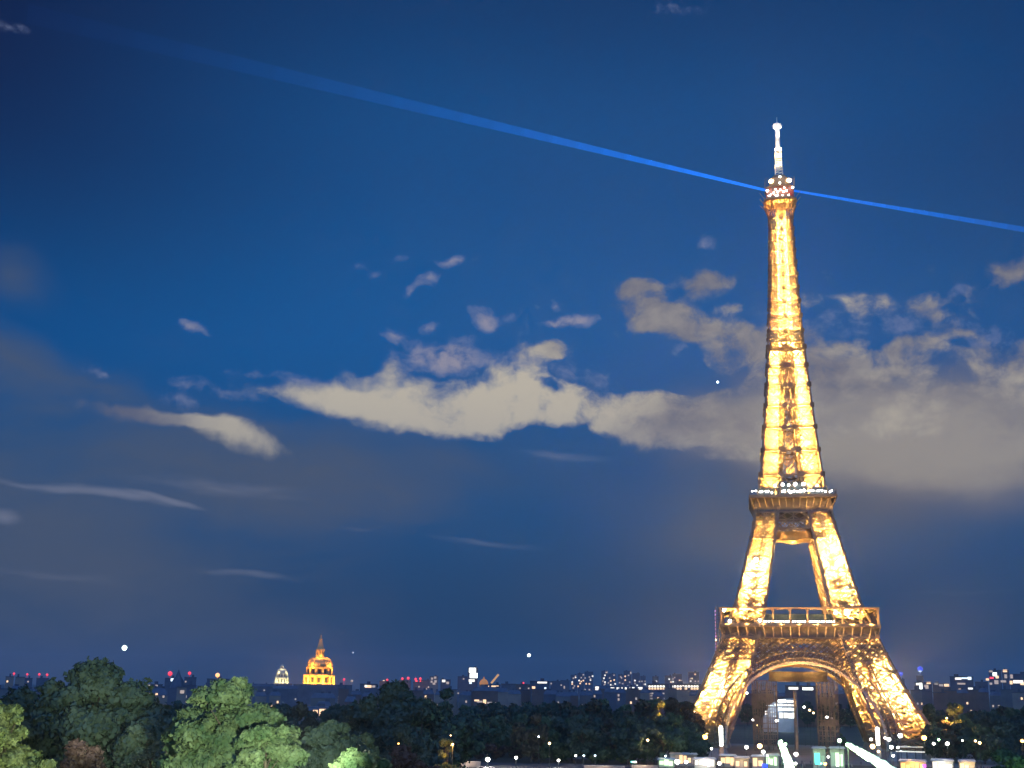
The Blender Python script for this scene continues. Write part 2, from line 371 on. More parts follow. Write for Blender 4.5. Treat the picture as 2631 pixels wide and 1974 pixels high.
for h0, h1 in zip(LV, LV[1:]):
    for k in range(4):
        Rm = Matrix.Rotation(math.pi/2*k, 3, 'Z'); P = lambda x, y, z: Rm @ Vector((x, y, z))
        w0, w1 = o_(h0)*.88, o_(h1)*.88; d0, d1 = o_(h0)*.42, o_(h1)*.42
        for s in (-1, 1):
            g0, g1 = (i_(h0)*.9 if i_(h0) > .9 else 0), (i_(h1)*.9 if i_(h1) > .9 else 0)
            lattice(mb, P(s*g0, -d0, h0), P(s*w0, -d0, h0), P(s*w1, -d1, h1), P(s*g1, -d1, h1), 4, 5, .34 if h0 < 190 else .26)
mb.build('light_catching_web', m_iron, T)
# lift and stair core inside the shaft
mb = MB()
for q in range(int((268-118)/3)):
    z = 118+3*q
    for sx in (-1, 1):
        for sy in (-1, 1):
            mb.bar((sx*1.7, sy*1.7, z), (sx*1.7, sy*1.7, z+3), .3)
    for s in (-1, 1):
        mb.bar((-1.7, s*1.7, z), (1.7, s*1.7, z+3), .22); mb.bar((s*1.7, -1.7, z), (s*1.7, 1.7, z+3), .22)
        mb.bar((-1.7, s*1.7, z), (1.7, s*1.7, z), .22); mb.bar((s*1.7, -1.7, z), (s*1.7, 1.7, z), .22)
mb.build('lift_core', m_iron, T)
# halfway platform
mb = MB(); a = o_(196)
a -= .9
for z in (190.6, 195.4): mb.box(-a, a, -a, a, z, z+.4)
def hp(P):
    lattice(mb, P(-a, -a, 191), P(a, -a, 191), P(a, -a, 195.4), P(-a, -a, 195.4), 6, 1, .35)
    for k in range(5): mb.bar(P(-a+a*k/2, -a, 191), P(-a+a*k/2, -a, 195.4), .3)
for k in range(4):
    Rm = Matrix.Rotation(math.pi/2*k, 3, 'Z'); hp(lambda x, y, z: Rm @ Vector((x, y, z)))
mb.box(-4.5, 4.5, -4.5, 4.5, 191, 194.6)
mb.build('halfway_platform', m_iron, T)

# second floor gallery ----------------------------------------------------------------
def ring(mb, a, b, z0, z1):                        # square ring between half-widths a > b
    mb.box(-a, a, -a, -b, z0, z1); mb.box(-a, a, b, a, z0, z1); mb.box(-a, -b, -b, b, z0, z1); mb.box(b, a, -b, b, z0, z1)
def on_faces(fn):
    for k in range(4):
        Rm = Matrix.Rotation(math.pi/2*k, 3, 'Z')
        fn(lambda x, y, z: Rm @ Vector((x, y, z)))
mb = MB(); ring(mb, 20.6, 6.5, 117.3, 118.0); ring(mb, 20.4, 19.9, 118.0, 118.25)
mb.build('second_floor_deck', m_iron, T)
mb = MB()
def cons(P):
    n = 12
    for k in range(n+1):
        x = -20.2+40.4*k/n; xi = x*.9
        mb.bar(P(x, -20.3, 117.1), P(xi, -18.3, 112.4), .5, .4)
        mb.bar(P(x, -20.3, 117.1), P(x*.95, -17.6, 116.6), .4)
        if k < n:
            x2 = -20.2+40.4*(k+1)/n
            mb.bar(P(x+.4, -20.15, 116.7), P(x2-.4, -20.15, 116.7), .28)
    mb.bar(P(-20.5, -20.4, 117.1), P(20.5, -20.4, 117.1), .55)
on_faces(cons); mb.build('console_brackets', m_iron, T)
mb = MB(); ring(mb, 18.0, 17.5, 110.6, 117.0); mb.build('bracket_frieze', m_iron_d, T)
mb = MB()
def gird(P):
    a = 17.4
    mb.bar(P(-a-.8, -a-.4, 110.4), P(a+.8, -a-.4, 110.4), .6); mb.bar(P(-a-.7, -18.6, 106.6), P(a+.7, -18.6, 106.6), .5); mb.bar(P(-19.2, -19.2, 102.6), P(19.2, -19.2, 102.6), .8)
    lattice(mb, P(-18.9, -19, 102.9), P(18.9, -19, 102.9), P(18.5, -18.5, 106.4), P(-18.5, -18.5, 106.4), 22, 2, .3)
    lattice(mb, P(-8.5, -18.4, 106.8), P(8.5, -18.4, 106.8), P(8.5, -17.8, 110.2), P(-8.5, -17.8, 110.2), 3, 1, .4)
    for x in (-18.3, -8.5, 0, 8.5, 18.3): mb.bar(P(x, -18.6, 102.6), P(x, -17.9, 110.4), .5)
    mb.box(-.01, .01, -.01, .01, 104, 104.01)
on_faces(gird); mb.build('second_floor_girder', m_iron, T)
mb = MB()                                          # vault hung under the floor between the legs
for k in range(12):
    x0 = -8.6+17.2*k/12; x1 = x0+17.2/12; z = lambda x: 98.4-.45*math.cos(x/8.6*math.pi*1.5)
    for y0 in (-9.5,):
        mb.hull([(x0, -9.5, z(x0)), (x1, -9.5, z(x1)), (x1, 9.5, z(x1)), (x0, 9.5, z(x0))], [(x0, -9.5, 102.2), (x1, -9.5, 102.2), (x1, 9.5, 102.2), (x0, 9.5, 102.2)])
mb.build('under_floor_vault', m_iron, T)
mb = MB()                                          # pavilions on the second floor
for sx in (-1, 1):
    for sy in (-1, 1):
        q = MB(); xx = sorted((sx*8.2, sx*16)); yy = sorted((sy*12, sy*16.6)); q.box(*xx, *yy, 118.0, 121.4); q.box(xx[0]-.3, xx[1]+.3, yy[0]-.3, yy[1]+.3, 121.4, 121.7)
        q.build('second_floor_pavilion', m_glass, T)
mb.box(-7.2, 7.2, -13.8, -6, 118.0, 122.6)
mb.hull([(-7.6, -14.2, 122.6), (7.6, -14.2, 122.6), (7.6, -5, 122.6), (-7.6, -5, 122.6)], [(-6, -12, 125.2), (6, -12, 125.2), (6, -7, 125.2), (-6, -7, 125.2)])
mb.build('second_floor_pavilion', m_glass, T)
mb = MB(); ring(mb, 20.3, 20.15, 118.25, 119.6)
mb2 = MB()
for k in range(49):
    for s in (-1, 1):
        t = -20.2+40.4*k/48; mb2.bar((t, s*20.2, 118.2), (t, s*20.2, 120.4), .1); mb2.bar((s*20.2, t, 118.2), (s*20.2, t, 120.4), .1)
mb2.bar((-20.2, -20.2, 120.4), (20.2, -20.2, 120.4), .14); mb2.bar((-20.2, 20.2, 120.4), (20.2, 20.2, 120.4), .14)
mb2.build('railing', m_iron_d, T)

# first floor gallery ------------------------------------------------------------------
G = 35.6
mb = MB(); ring(mb, G, G-5.5, 64.5, 65.3); mb.build('first_gallery_roof', m_iron, T)
mb = MB(); ring(mb, G+.2, 14, 56.9, 57.7); mb.build('first_floor_deck', m_iron, T)
col = MB(); col.box(-.42, .42, -.42, .42, 57.7, 64.5); col.box(-.75, .75, -.6, .6, 57.7, 58.7); col.box(-.75, .75, -.6, .6, 63.6, 64.5)
cme = None
for k in range(4):
    Rm = Matrix.Rotation(math.pi/2*k, 3, 'Z')
    for q in range(9):
        p = Rm @ Vector((-G+.7+(2*G-1.4)*q/9, -G+.7, 0))
        if cme is None:
            o = col.build('gallery_column', m_iron, T); cme = o.data
        else:
            o = bpy.data.objects.new('gallery_column', cme); C.objects.link(o); o.parent = T
        o.location = p; o.rotation_euler.z = math.pi/2*k
mb = MB()
def cons1(P):
    n = 18
    for k in range(n+1):
        x = -G+2*G*k/n; mb.bar(P(x, -G, 56.6), P(x*.97, -G+1.6, 52), .42, .5); mb.bar(P(x, -G+.1, 56.6), P(x, -G+2, 56.3), .4)
    mb.bar(P(-G-.1, -G-.1, 56.7), P(G+.1, -G-.1, 56.7), .55); mb.bar(P(-G+1, -G+1.4, 51.7), P(G-1, -G+1.4, 51.7), .5)
on_faces(cons1); mb.build('console_brackets', m_iron, T)
mb = MB(); ring(mb, G-1.7, G-2.2, 51.6, 56.8); mb.build('bracket_frieze', m_iron_d, T)
mb = MB()
def gird1(P):
    for z0, z1, n in ((46.6, 51.4, 22), (41.6, 46.4, 24)):
        a0, a1 = o_(z0)+.3, o_(z1)+.3
        lattice(mb, P(-a0, -a0, z0), P(a0, -a0, z0), P(a1, -a1, z1), P(-a1, -a1, z1), n, 2, .36)
        mb.bar(P(-a0, -a0, z0), P(a0, -a0, z0), .6)
        # deep girder: a second web behind the first, seen through it
        lattice(mb, P(-a0+2, -a0+3.2, z0), P(a0-2, -a0+3.2, z0), P(a1-2, -a1+3.2, z1), P(-a1+2, -a1+3.2, z1), n//2, 1, .5)
on_faces(gird1); mb.build('first_floor_girder', m_iron_d, T)
mb = MB()
for (x0, x1, y0, y1) in ((-15, 15, -27, -17), (-15, 15, 17, 27), (-30, -17, -14, 14), (17, 30, -14, 14)):
    mb = MB(); mb.box(x0, x1, y0, y1, 57.7, 62.2); mb.box(x0-1, x1+1, y0-1, y1+1, 62.2, 62.7)
    mb.build('first_floor_pavilion', m_glass, T)

# arches -------------------------------------------------------------------------------
RC, CZ = 33.3, 6.7
for k in range(4):
    Rm = Matrix.Rotation(math.pi/2*k, 3, 'Z')
    def AP(r, t, dy=0):
        x, z = r*math.sin(t), CZ+r*math.cos(t)
        z = max(z, 3.7)
        return Rm @ Vector((x, -(o_(z)+.6)+dy, z))
    T0, T1, n = -1.66, 1.66, 60
    rim = MB(); web = MB()
    for q in range(n):
        t0 = T0+(T1-T0)*q/n; t1 = T0+(T1-T0)*(q+1)/n
        A, B = AP(RC, t0), AP(RC, t1); A2, B2 = AP(RC, t0, 3.4), AP(RC, t1, 3.4); Ao, Bo = AP(RC+1.2, t0, -.15), AP(RC+1.2, t1, -.15); Ao2, Bo2 = AP(RC+1.2, t0, 3.4), AP(RC+1.2, t1, 3.4)
        rim.hull([A, A2, Ao2, Ao], [B, B2, Bo2, Bo])
        for r in (RC+2.6, RC+5.4):
            web.bar(AP(r, t0), AP(r, t1), .5, .5)
        web.bar(AP(RC+.7, t0), AP(RC+2.6, t0), .3); web.bar(AP(RC+.7, t0), AP(RC+2.6, t1), .22); web.bar(AP(RC+.7, t1), AP(RC+2.6, t0), .22)
        web.bar(AP(RC+2.6, t0), AP(RC+5.4, t0), .34); web.bar(AP(RC+2.6, t0), AP(RC+5.4, t1), .26)
        web.bar(AP(RC+2.6, t0, 3), AP(RC+5.4, t1, 3), .5)
    rim.build('arch_rim', m_rim, T)
    web.build('arch_ring', m_iron_d, T)
    # spandrel grating between the arch and the leg / girder
    for sgn in (-1, 1):
      sp = MB()
      for q in range(1, 17):
        x = q*2.0*sgn
        zt = 41.5; r2 = (RC+5.4)**2-x*x
        zb = CZ+math.sqrt(r2) if r2 > 0 else 4
        if zb < zt-.4:
            yy = lambda z: -(o_(z)+.2)
            lim = [z for z in np.arange(zb, zt, .5) if abs(x) < i_(z)+1.5]
            if lim:
                z0 = lim[0]; z1 = lim[-1]
                sp.bar(Rm @ Vector((x, yy(z0), z0)), Rm @ Vector((x, yy(z1), z1)), .5)
                for z in np.arange(z0, z1, 2.2):
                    sg = 1 if x > 0 else -1
                    sp.bar(Rm @ Vector((x, yy(z), z)), Rm @ Vector((x+2, yy(z+2), z+2)), .34); sp.bar(Rm @ Vector((x, yy(z), z+2)), Rm @ Vector((x+2, yy(z+2), z)), .34)
      if sp.v: sp.build('arch_spandrel', m_iron_d, T)

# top cabin ----------------------------------------------------------------------------
def sq(a, z, c=None):
    c = a*.42 if c is None else c
    return [(-a+c, -a, z), (a-c, -a, z), (a, -a+c, z), (a, a-c, z), (a-c, a, z), (-a+c, a, z), (-a, a-c, z), (-a, -a+c, z)]
mb = MB()                                           # flaring open cage below the gallery
for z0, z1, a0, a1 in ((266, 270.2, 5.6, 6.3), (270.2, 275.6, 6.3, 8.0)):
    c0, c1 = sq(a0, z0), sq(a1, z1)
    for k in range(8):
        mb.bar(c0[k], c1[k], .5); mb.bar(c0[k], c0[(k+1) % 8], .35); mb.bar(c0[k], c1[(k+1) % 8], .2); mb.bar(c0[(k+1) % 8], c1[k], .2)
        m0 = (Vector(c0[k])+Vector(c0[(k+1) % 8]))/2; m1 = (Vector(c1[k])+Vector(c1[(k+1) % 8]))/2; mb.bar(m0, m1, .25)
for k in range(9):
    x = -6+1.5*k; mb.bar((x*.8, -5.6, 269), (x, -7.9, 275.6), .25)
mb.box(-2.6, 2.6, -2.6, 2.6, 266, 275.2)
mb.build('flared_cage', m_iron, T)
mb = MB(); mb.hull(sq(7.9, 275.6), sq(8.4, 276.4)); mb.hull(sq(8.4, 276.4), sq(8.2, 277.2)); mb.build('top_gallery_deck', m_iron, T)
mb = MB(); mb.hull(sq(6.9, 277.2), sq(6.9, 283.0)); mb.build('top_cabin', mat('cabin_red_brown', (.30, .055, .02), .6, 0, (.16, .10, .06), .35), T)
mb = MB()
for k in range(28):
    a = 2*math.pi*k/28; x, y = 8.0*math.cos(a), 8.0*math.sin(a)
    mb.bar((x, y, 277.2), (x*.96, y*.96, 280.2), .1)
mb.hull(sq(7.6, 283.0), sq(7.6, 283.5)); 
for k in range(30):
    t = -7.4+14.8*k/29
    for s in (-1, 1): mb.bar((t, s*7.4, 283.5), (t, s*7.4, 287.4-.6*(k % 3 == 0)), .12); mb.bar((s*7.4, t, 283.5), (s*7.4, t, 287), .12)
mb.build('upper_railing', m_iron, T)
mb = MB(); mb.hull(sq(5.2, 283.5), sq(5.0, 288.2)); mb.hull(sq(4.6, 288.2), sq(2.8, 290.4)); mb.build('upper_cabin', m_iron, T)
for s in (-1, 1):
    for t in (-1, 1):
        mb = MB(); mb.bar((s*7.9, t*4, 277.5), (s*10.3, t*4.6, 280.6), .2); mb.bar((s*7.9, t*4, 274.6), (s*10.3, t*4.6, 277.6), .2); mb.bar((s*8.1, t*4.05, 274.6), (s*8.1, t*4.05, 277.6), .2)
        mb.build('outrigger_aerial', m_iron, T)
mb = MB()
for z0, z1, r in ((290.4, 294, 1.9), (294.4, 303, 1.55)):
    for sx in (-1, 1):
        for sy in (-1, 1): mb.bar((sx*r, sy*r, z0), (sx*r*.9, sy*r*.9, z1), .5)
    z = z0
    while z < z1-.5:
        for s in (-1, 1): mb.bar((-r, s*r, z), (r, s*r, z+1.4), .35); mb.bar((s*r, -r, z+1.4), (s*r, r, z), .35); mb.bar((-r, s*r, z), (r, s*r, z), .4)
        z += 1.4
mb.box(-1.9, 1.9, -1.9, 1.9, 293.9, 294.4); mb.box(-1.75, 1.75, -1.75, 1.75, 302.8, 304.2)
mb.build('mast_lattice', mat('white_mast_paint', (.75, .72, .62), .5), T)
MB().lathe([(1.15, 304.2), (1.2, 306), (1.1, 314.5), (.9, 315)], 12).build('aerial_mast', bpy.data.materials['white_mast_paint'], T, True)
mb = MB()
for k in range(8):
    a = math.pi/4*k; mb.bar((math.cos(a)*.8, math.sin(a)*.8, 315.4), (math.cos(a)*2.6, math.sin(a)*2.6, 316.2+.3*(k % 2)), .4)
mb.lathe([(1.5, 314.6), (2.3, 315.1), (2.2, 316.6), (1.1, 317.3), (.25, 318), (.12, 321)], 12); mb.build('mast_head', bpy.data.materials['white_mast_paint'], T)

# tower lighting -----------------------------------------------------------------------
def tl(x, y, z, p, col=GOLD, r=.35): return lamp(T, (x, y, z), p, col, r, 'projector', 'SPOT', (math.pi, 0, 0), R(170))
for sx in (-1, 1):
    for sy in (-1, 1):
        for h, p in ((8, 30000), (15, 75000), (22, 80000), (29, 60000), (36, 16000), (43, 5000), (49, 5000), (60.5, 40000), (66, 50000), (73, 52000), (80, 52000), (87, 30000 if sx > 0 else 14000), (94, 26000 if sx > 0 else 6000), (101, 14000 if sx > 0 else 6000), (11, 50000), (18.5, 50000), (25.5, 50000), (32, 22000), (69.5, 30000), (76.5, 34000), (83.5, 30000 if sx > 0 else 20000), (90.5, 22000 if sx > 0 else 6000)):
            c = o_(h)*.62+i_(h)*.26
            k = (33 if h < 40 else 19) if sy < 0 else 6
            tl(sx*(o_(h)+i_(h))/2, sy*(c if sy < 0 else i_(h)*.35+o_(h)*.65), h, p*k)
for j, (h0, h1) in enumerate(zip(LV, LV[1:])):
    h = (h0+h1)/2; a = o_(h)*(.55 if h < 190 else .40)
    dim = 0.8 if 188 < h < 198 else 1.0
    for sx in (-1, 1):
        p = (115000 if h < 190 else 60000)*dim*(1.2 if sx > 0 else 1)
        tl(sx*a, -o_(h)*.72, h-3.4, p*.8); tl(sx*a, -o_(h)*.66, h+.6, p*.8); tl(sx*a, o_(h)*.72, h-3, p*.5)
    if h < 186: tl(0, -i_(h)*.8-.6, h-4, 16000); tl(0, -o_(h)*.6, h-4, 14000)
for sx in (-1, 1):
    tl(sx*3.6, -4.2, 266.6, 5000, (1, .5, .1), .2); tl(sx*6.4, -9.5, 266, 2500, (1, .45, .09), .2)
    tl(sx*5.8, -6.2, 285.2, 9000, (1, .72, .35), .5)
    tl(sx*9.5, -11, 104.5, 2600)
    for q in (-27, -9, 9, 27): tl(sx*37.2, q, 50, 2600)
for q in range(-4, 5): tl(q*7.9, -36.9, 57.2, 9000 if q < 2 else 14000); tl(q*7.9, -37.2, 48.5, 500 if q < 2 else 1800)
for q in range(-3, 4): tl(q*6, -22.6, 110.5, 1300 if q < 1 else 2600)
tl(0, -6.3, 270, 2200, (1, .42, .08), .2)
for h in (289, 294.5, 299): tl(0, -3.4, h, 5500, (1, .68, .26), .2)
for sx in (-1, 1): tl(sx*6.2, -8.6, 277.6, 1500, (1, .12, .03), .2)
tl(-1.2, -4, 302, 9000, (1, .88, .62), .2); tl(.5, -5, 309, 13000, (1, .88, .68), .2)
for q in range(-3, 4): tl(q*9.6, -43-abs(q)*2.2, 33.5-q*q*2.9, 42000, (1, .58, .2)); tl(q*9.5, -33, 28-q*q*2.4, 6000, (1, .55, .2))
tl(0, 0, 97, 9000)
for sx in (-1, 1): tl(sx*5.5, -6.4, 193.2, 1500); tl(sx*3, -12, 188, 2500)
bme = ico(1.0); bme.materials.append(m_bulb)
bmw = ico(1.0); bmw.materials.append(m_bulbw)
def bulb(x, y, z, r, me=bme, sc=(1, 1, 1)):
    o = bpy.data.objects.new('bulb', me); C.objects.link(o); o.parent = T; o.location = (x, y, z); o.scale = (r*sc[0], r*sc[1], r*sc[2]); return o
for (px, py, r) in ((-6.4, 281, 1.15), (-3.3, 279.2, .8), (-1.3, 279.6, .8), (-2.2, 281, .7), (0.2, 280.6, .7), (1.6, 279.7, .8), (3.2, 280.1, .9), (2.2, 281.6, .65), (6.5, 282.0, .95), (-4.7, 278.6, .6), (0, 284.2, .9), (.2, 287.4, .9)):
    bulb(px, -7.5 if abs(px) < 6 else -6.2, py, r*.6)
for px, w in ((-5.6, 1.3), (-1.8, 1.6), (1.2, 1.0), (4.2, .9)): bulb(px, -8.4, 277.5, .34, bme, (w*1.8, 1, .7))
for px in (-4.3, 4.7): bulb(px, -6.3, 285.8, 1.2, bmw, (1.15, .5, 1))
rb = random.Random(3)
for px, r in ((-8, .75), (-4.4, 1.05), (-1.6, .85), (1.5, 1.25), (5.4, 1.25), (11.5, 1.0)): bulb(px, -15.2, 123.3+rb.uniform(-.5, 1), r*.72)
for k in range(26):
    px = -18.5+37*k/25+rb.uniform(-.4, .4)
    if -9 < px < -5: continue
    bulb(px, -19.6, 119.6+rb.uniform(-.4, .5), (.8 if -4.5 < px < 6 else .48)*rb.uniform(.55, 1))
for k in range(30): bulb(-15.5+31*k/29, -G+1.2, 58.9, .27 if k % 5 else .42)
for px, pz, r in ((-31, 59, .8), (-17.5, 59.4, .8), (16.5, 63, 1.0), (21.5, 63, 1.5), (-33.5, 64, .9)): bulb(px, -G+1.6, pz, r, bmw if px > 0 else bme)
bulb(-18.2, -17.8, 88, 1.2)

# banner of pink light strips hanging off the gallery's left side
mb = MB(); 
for k in range(15): mb.box(-G-2.4, -G-1.9, -24-.4*k % 3, -22, 40.5+1.65*k, 41.3+1.65*k)
b_ = mb.build('maintenance_light_strips', emat('pink_strips', (.75, .3, .8), .9), T)
mb = MB()
for y in (-26, -20):
    mb.bar((-G-2, y, 38), (-G-2, y, 66), .3); mb.bar((-G-.5, y, 38), (-G-.5, y, 66), .3)
for k in range(14):
    z = 38+2*k; mb.bar((-G-2, -26, z), (-G-2, -20, z), .2); mb.bar((-G-2, -26, z), (-G, -26, z), .2)
mb.build('work_cradle', m_iron_d, T)

# two scaffold-clad lift towers seen through the arch ----------------------------------
m_scaf = mat('scaffold_mesh', (.20, .15, .10), .8, 0, (.13, .10, .07), .5)
def scaffold(px0, px1, pytop, dist, label):
    a = at(px0, pytop, dist); b = at(px1, pytop, dist); w = (b-a).length; h = a.z; c = (a+b)/2
    t = thing('scaffold_tower', label, 'scaffold tower', (c.x, c.y, 0), -math.atan2(c.x, c.y), 'scaffold towers framed by the arch')
    fr = MB(); n = int(h/2.4)
    for k in range(n+1):
        z = h*k/n
        for s in (-1, 1): fr.bar((-w/2, s*3, z), (w/2, s*3, z), .28); fr.bar((s*w/2, -3, z), (s*w/2, 3, z), .28)
    for q in range(6):
        x = -w/2+w*q/5
        for s in (-1, 1): fr.bar((x, s*3, 0), (x, s*3, h), .34)
    for k in range(0, n-1, 2):
        fr.bar((-w/2, -3.1, h*k/n), (w/2, -3.1, h*(k+2)/n), .2)
    fr.build('scaffold_frame', m_scaf, t)
    ns = MB(); q = -w/2+.3
    while q < w/2-.3:
        ww = rnd.uniform(.3, .9); ns.box(q, min(q+ww*.7, w/2-.2), -2.6, -2.4, rnd.uniform(0, 3), h-rnd.uniform(.3, 2)); q += ww+rnd.uniform(.15, .6)
    ns.build('netting', m_scaf, t)
    lamp(t, (w*.1, -9, 12), 1500, (1, .65, .4), .3, 'work_light'); lamp(t, (w*.1, -9, 27), 1100, (1, .65, .4), .3, 'work_light')
    return t
scaffold(1932, 1994, 1749, 655, 'brown scaffold tower on the left side under the arch')
scaffold(2096, 2150, 1747, 655, 'brown scaffold tower on the right side under the arch, brighter edge')
a = at(1990, 1728, 655); b = at(2110, 1728, 655); c = (a+b)/2
t = thing('scaffold_bridge', 'long brown truss beam joining the two scaffold towers', 'truss beam', (c.x, c.y, c.z), -math.atan2(c.x, c.y))
mb = MB(); w = (b-a).length/2+3
for s in (-1, 1):
    for z in (0, -4): mb.bar((-w, s*2, z), (w, s*2, z), .6)
    lattice(mb, (-w, s*2, -4), (w, s*2, -4), (w, s*2, 0), (-w, s*2, 0), 10, 1, .35)
mb.build('truss', m_scaf, t)
MB().box(-w+.3, w-.3, -1.7, 1.7, -4.5, -.2).build('cladding', m_scaf, t)

# bring the storeys to their true heights (measured levels against the drawn ones)
ZW = ([-5, 0, 65, 117.6, 193, 276.5, 290, 316, 330], [-5, 0, 65, 118.7, 195.6, 274.9, 289.2, 318.3, 332])
seen = set()
for o in list(T.children):
    if o.type == 'MESH' and o.location.length < .01:
        if o.data.name in seen: continue
        seen.add(o.data.name); me = o.data; co = np.empty(len(me.vertices)*3); me.vertices.foreach_get('co', co)
        co[2::3] = np.interp(co[2::3], *ZW); me.vertices.foreach_set('co', co); me.update()
    else: o.location.z = float(np.interp(o.location.z, *ZW))
TM = Matrix.Translation(T.location) @ Matrix.Rotation(T.rotation_euler.z, 4, 'Z')

# searchlight beams leaving the tower top ----------------------------------------------
def to_height(px, py, z):
    r = ray(px, py); k = (z-CAM.z)/r.z; return CAM + r*k
def beam(name, p0, p1, r0, r1, s0, s1, label, n=26):
    root = bpy.data.objects.new(name, None)
    d = (p1-p0); Ltot = d.length; d.normalize(); a = d.cross(Vector((0, 0, 1))).normalized(); b = d.cross(a)
    v, f, mi = [], [], []; mats = []
    K = 14
    for q in range(n):
        # segments grow with distance; each is a closed drum of glowing air
        t0 = (q/n)**1.5; t1 = ((q+1)/n)**1.5; e = .02/Ltot
        s = s0*(s1/s0)**((t0+t1)/2)*.38
        m = bpy.data.materials.new('lit_air'); m.use_nodes = True; nn = m.node_tree; nn.nodes.clear()
        em = nn.nodes.new('ShaderNodeEmission'); em.inputs[0].default_value = (.008, .18, 1, 1); em.inputs[1].default_value = s
        ou = nn.nodes.new('ShaderNodeOutputMaterial'); nn.links.new(em.outputs[0], ou.inputs['Volume']); mats.append(m)
        for wd in (1.25, .8, .42):               # nested drums: the light thins out towards the edge
            k = len(v)
            for t in (t0+e*wd, t1-e*wd):
                c = p0 + d*Ltot*t; r = (r0+(r1-r0)*t)*wd
                for i in range(K):
                    an = 2*math.pi*i/K; v.append(tuple(c+a*r*math.cos(an)+b*r*math.sin(an)))
            f.append(tuple(k+i for i in reversed(range(K)))); f.append(tuple(k+K+i for i in range(K))); mi += [q, q]
            for i in range(K):
                f.append((k+i, k+(i+1) % K, k+K+(i+1) % K, k+K+i)); mi.append(q)
    me = bpy.data.meshes.new(name); me.from_pydata(v, [], f)
    for m in mats: me.materials.append(m)
    me.polygons.foreach_set('material_index', mi); me.update()
    o = bpy.data.objects.new(name, me); C.objects.link(o)
    return tag(o, label, 'light beam', 'searchlight beams from the tower top')
B0 = TM @ Vector((-7, -3, 281.2)); B1 = TM @ Vector((7.2, 0, 281.4))
pl = to_height(500, 138, 281.2); pl = B0+(pl-B0)*1.22
pr = to_height(2631, 590, 281.4); pr = B1+(pr-B1)*1.6
beam('searchlight_beam', B0, pl, .55, .55+(pl-B0).length*.0075, 2.5, .0052, 'long blue searchlight beam widening across the sky away to the left of the tower')
beam('searchlight_beam', B1, pr, .5, .5+(pr-B1).length*.0055, 2.2, .06, 'short blue searchlight beam sloping down the sky to the right of the tower')

# ------------------------------------------------------------------ trees
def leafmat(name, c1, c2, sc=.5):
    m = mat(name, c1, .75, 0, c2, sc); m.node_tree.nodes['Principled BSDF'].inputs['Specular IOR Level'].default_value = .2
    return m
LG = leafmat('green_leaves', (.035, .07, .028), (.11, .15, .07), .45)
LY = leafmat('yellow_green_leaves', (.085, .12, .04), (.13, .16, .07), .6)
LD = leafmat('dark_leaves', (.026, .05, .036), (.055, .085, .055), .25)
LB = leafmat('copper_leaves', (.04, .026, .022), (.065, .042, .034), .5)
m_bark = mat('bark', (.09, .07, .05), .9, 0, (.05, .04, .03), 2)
def leaves(seed, lobes, n, size):
    g = np.random.default_rng(seed); lb = np.array(lobes); w = lb[:, 3]**2; idx = g.choice(len(lb), n, p=w/w.sum())
    d = g.normal(size=(n, 3)); d /= np.linalg.norm(d, axis=1)[:, None]
    rr = np.where(g.random(n) < .8, g.uniform(.78, 1.12, n), g.uniform(.2, .8, n))
    # each lobe is itself lumpy
    lump = 1+.32*np.sin(d[:, 0]*5+idx)*np.sin(d[:, 1]*6+idx*2)+.12*np.sin(d[:, 2]*9+idx)
    fl = (d[:, 2] < -.15) & (g.random(n) < .75); d[fl, 2] *= -1      # leaves sit on top of each bough, gaps stay below
    p = lb[idx, :3]+d*(lb[idx, 3]*rr*lump)[:, None]*np.array([1, 1, .82])
    nrm = d+g.normal(size=(n, 3))*.6; nrm /= np.linalg.norm(nrm, axis=1)[:, None]
    t = np.cross(nrm, g.normal(size=(n, 3))); t /= np.linalg.norm(t, axis=1)[:, None]; b = np.cross(nrm, t)
    s = (size*g.uniform(.45, 1.6, n))[:, None]
    V = np.stack([p-t*s*.9-b*s*.3, p+b*s*-.6+t*s*.1, p+t*s*.9+b*s*.25, p+b*s*.65-t*s*.1], 1).reshape(-1, 3)
    me = bpy.data.meshes.new('crown'); me.vertices.add(4*n); me.vertices.foreach_set('co', V.ravel())
    me.loops.add(4*n); me.loops.foreach_set('vertex_index', np.arange(4*n)); me.polygons.add(n)
    me.polygons.foreach_set('loop_start', np.arange(n)*4); me.polygons.foreach_set('loop_total', np.full(n, 4)); me.update(); me.validate()
    return me
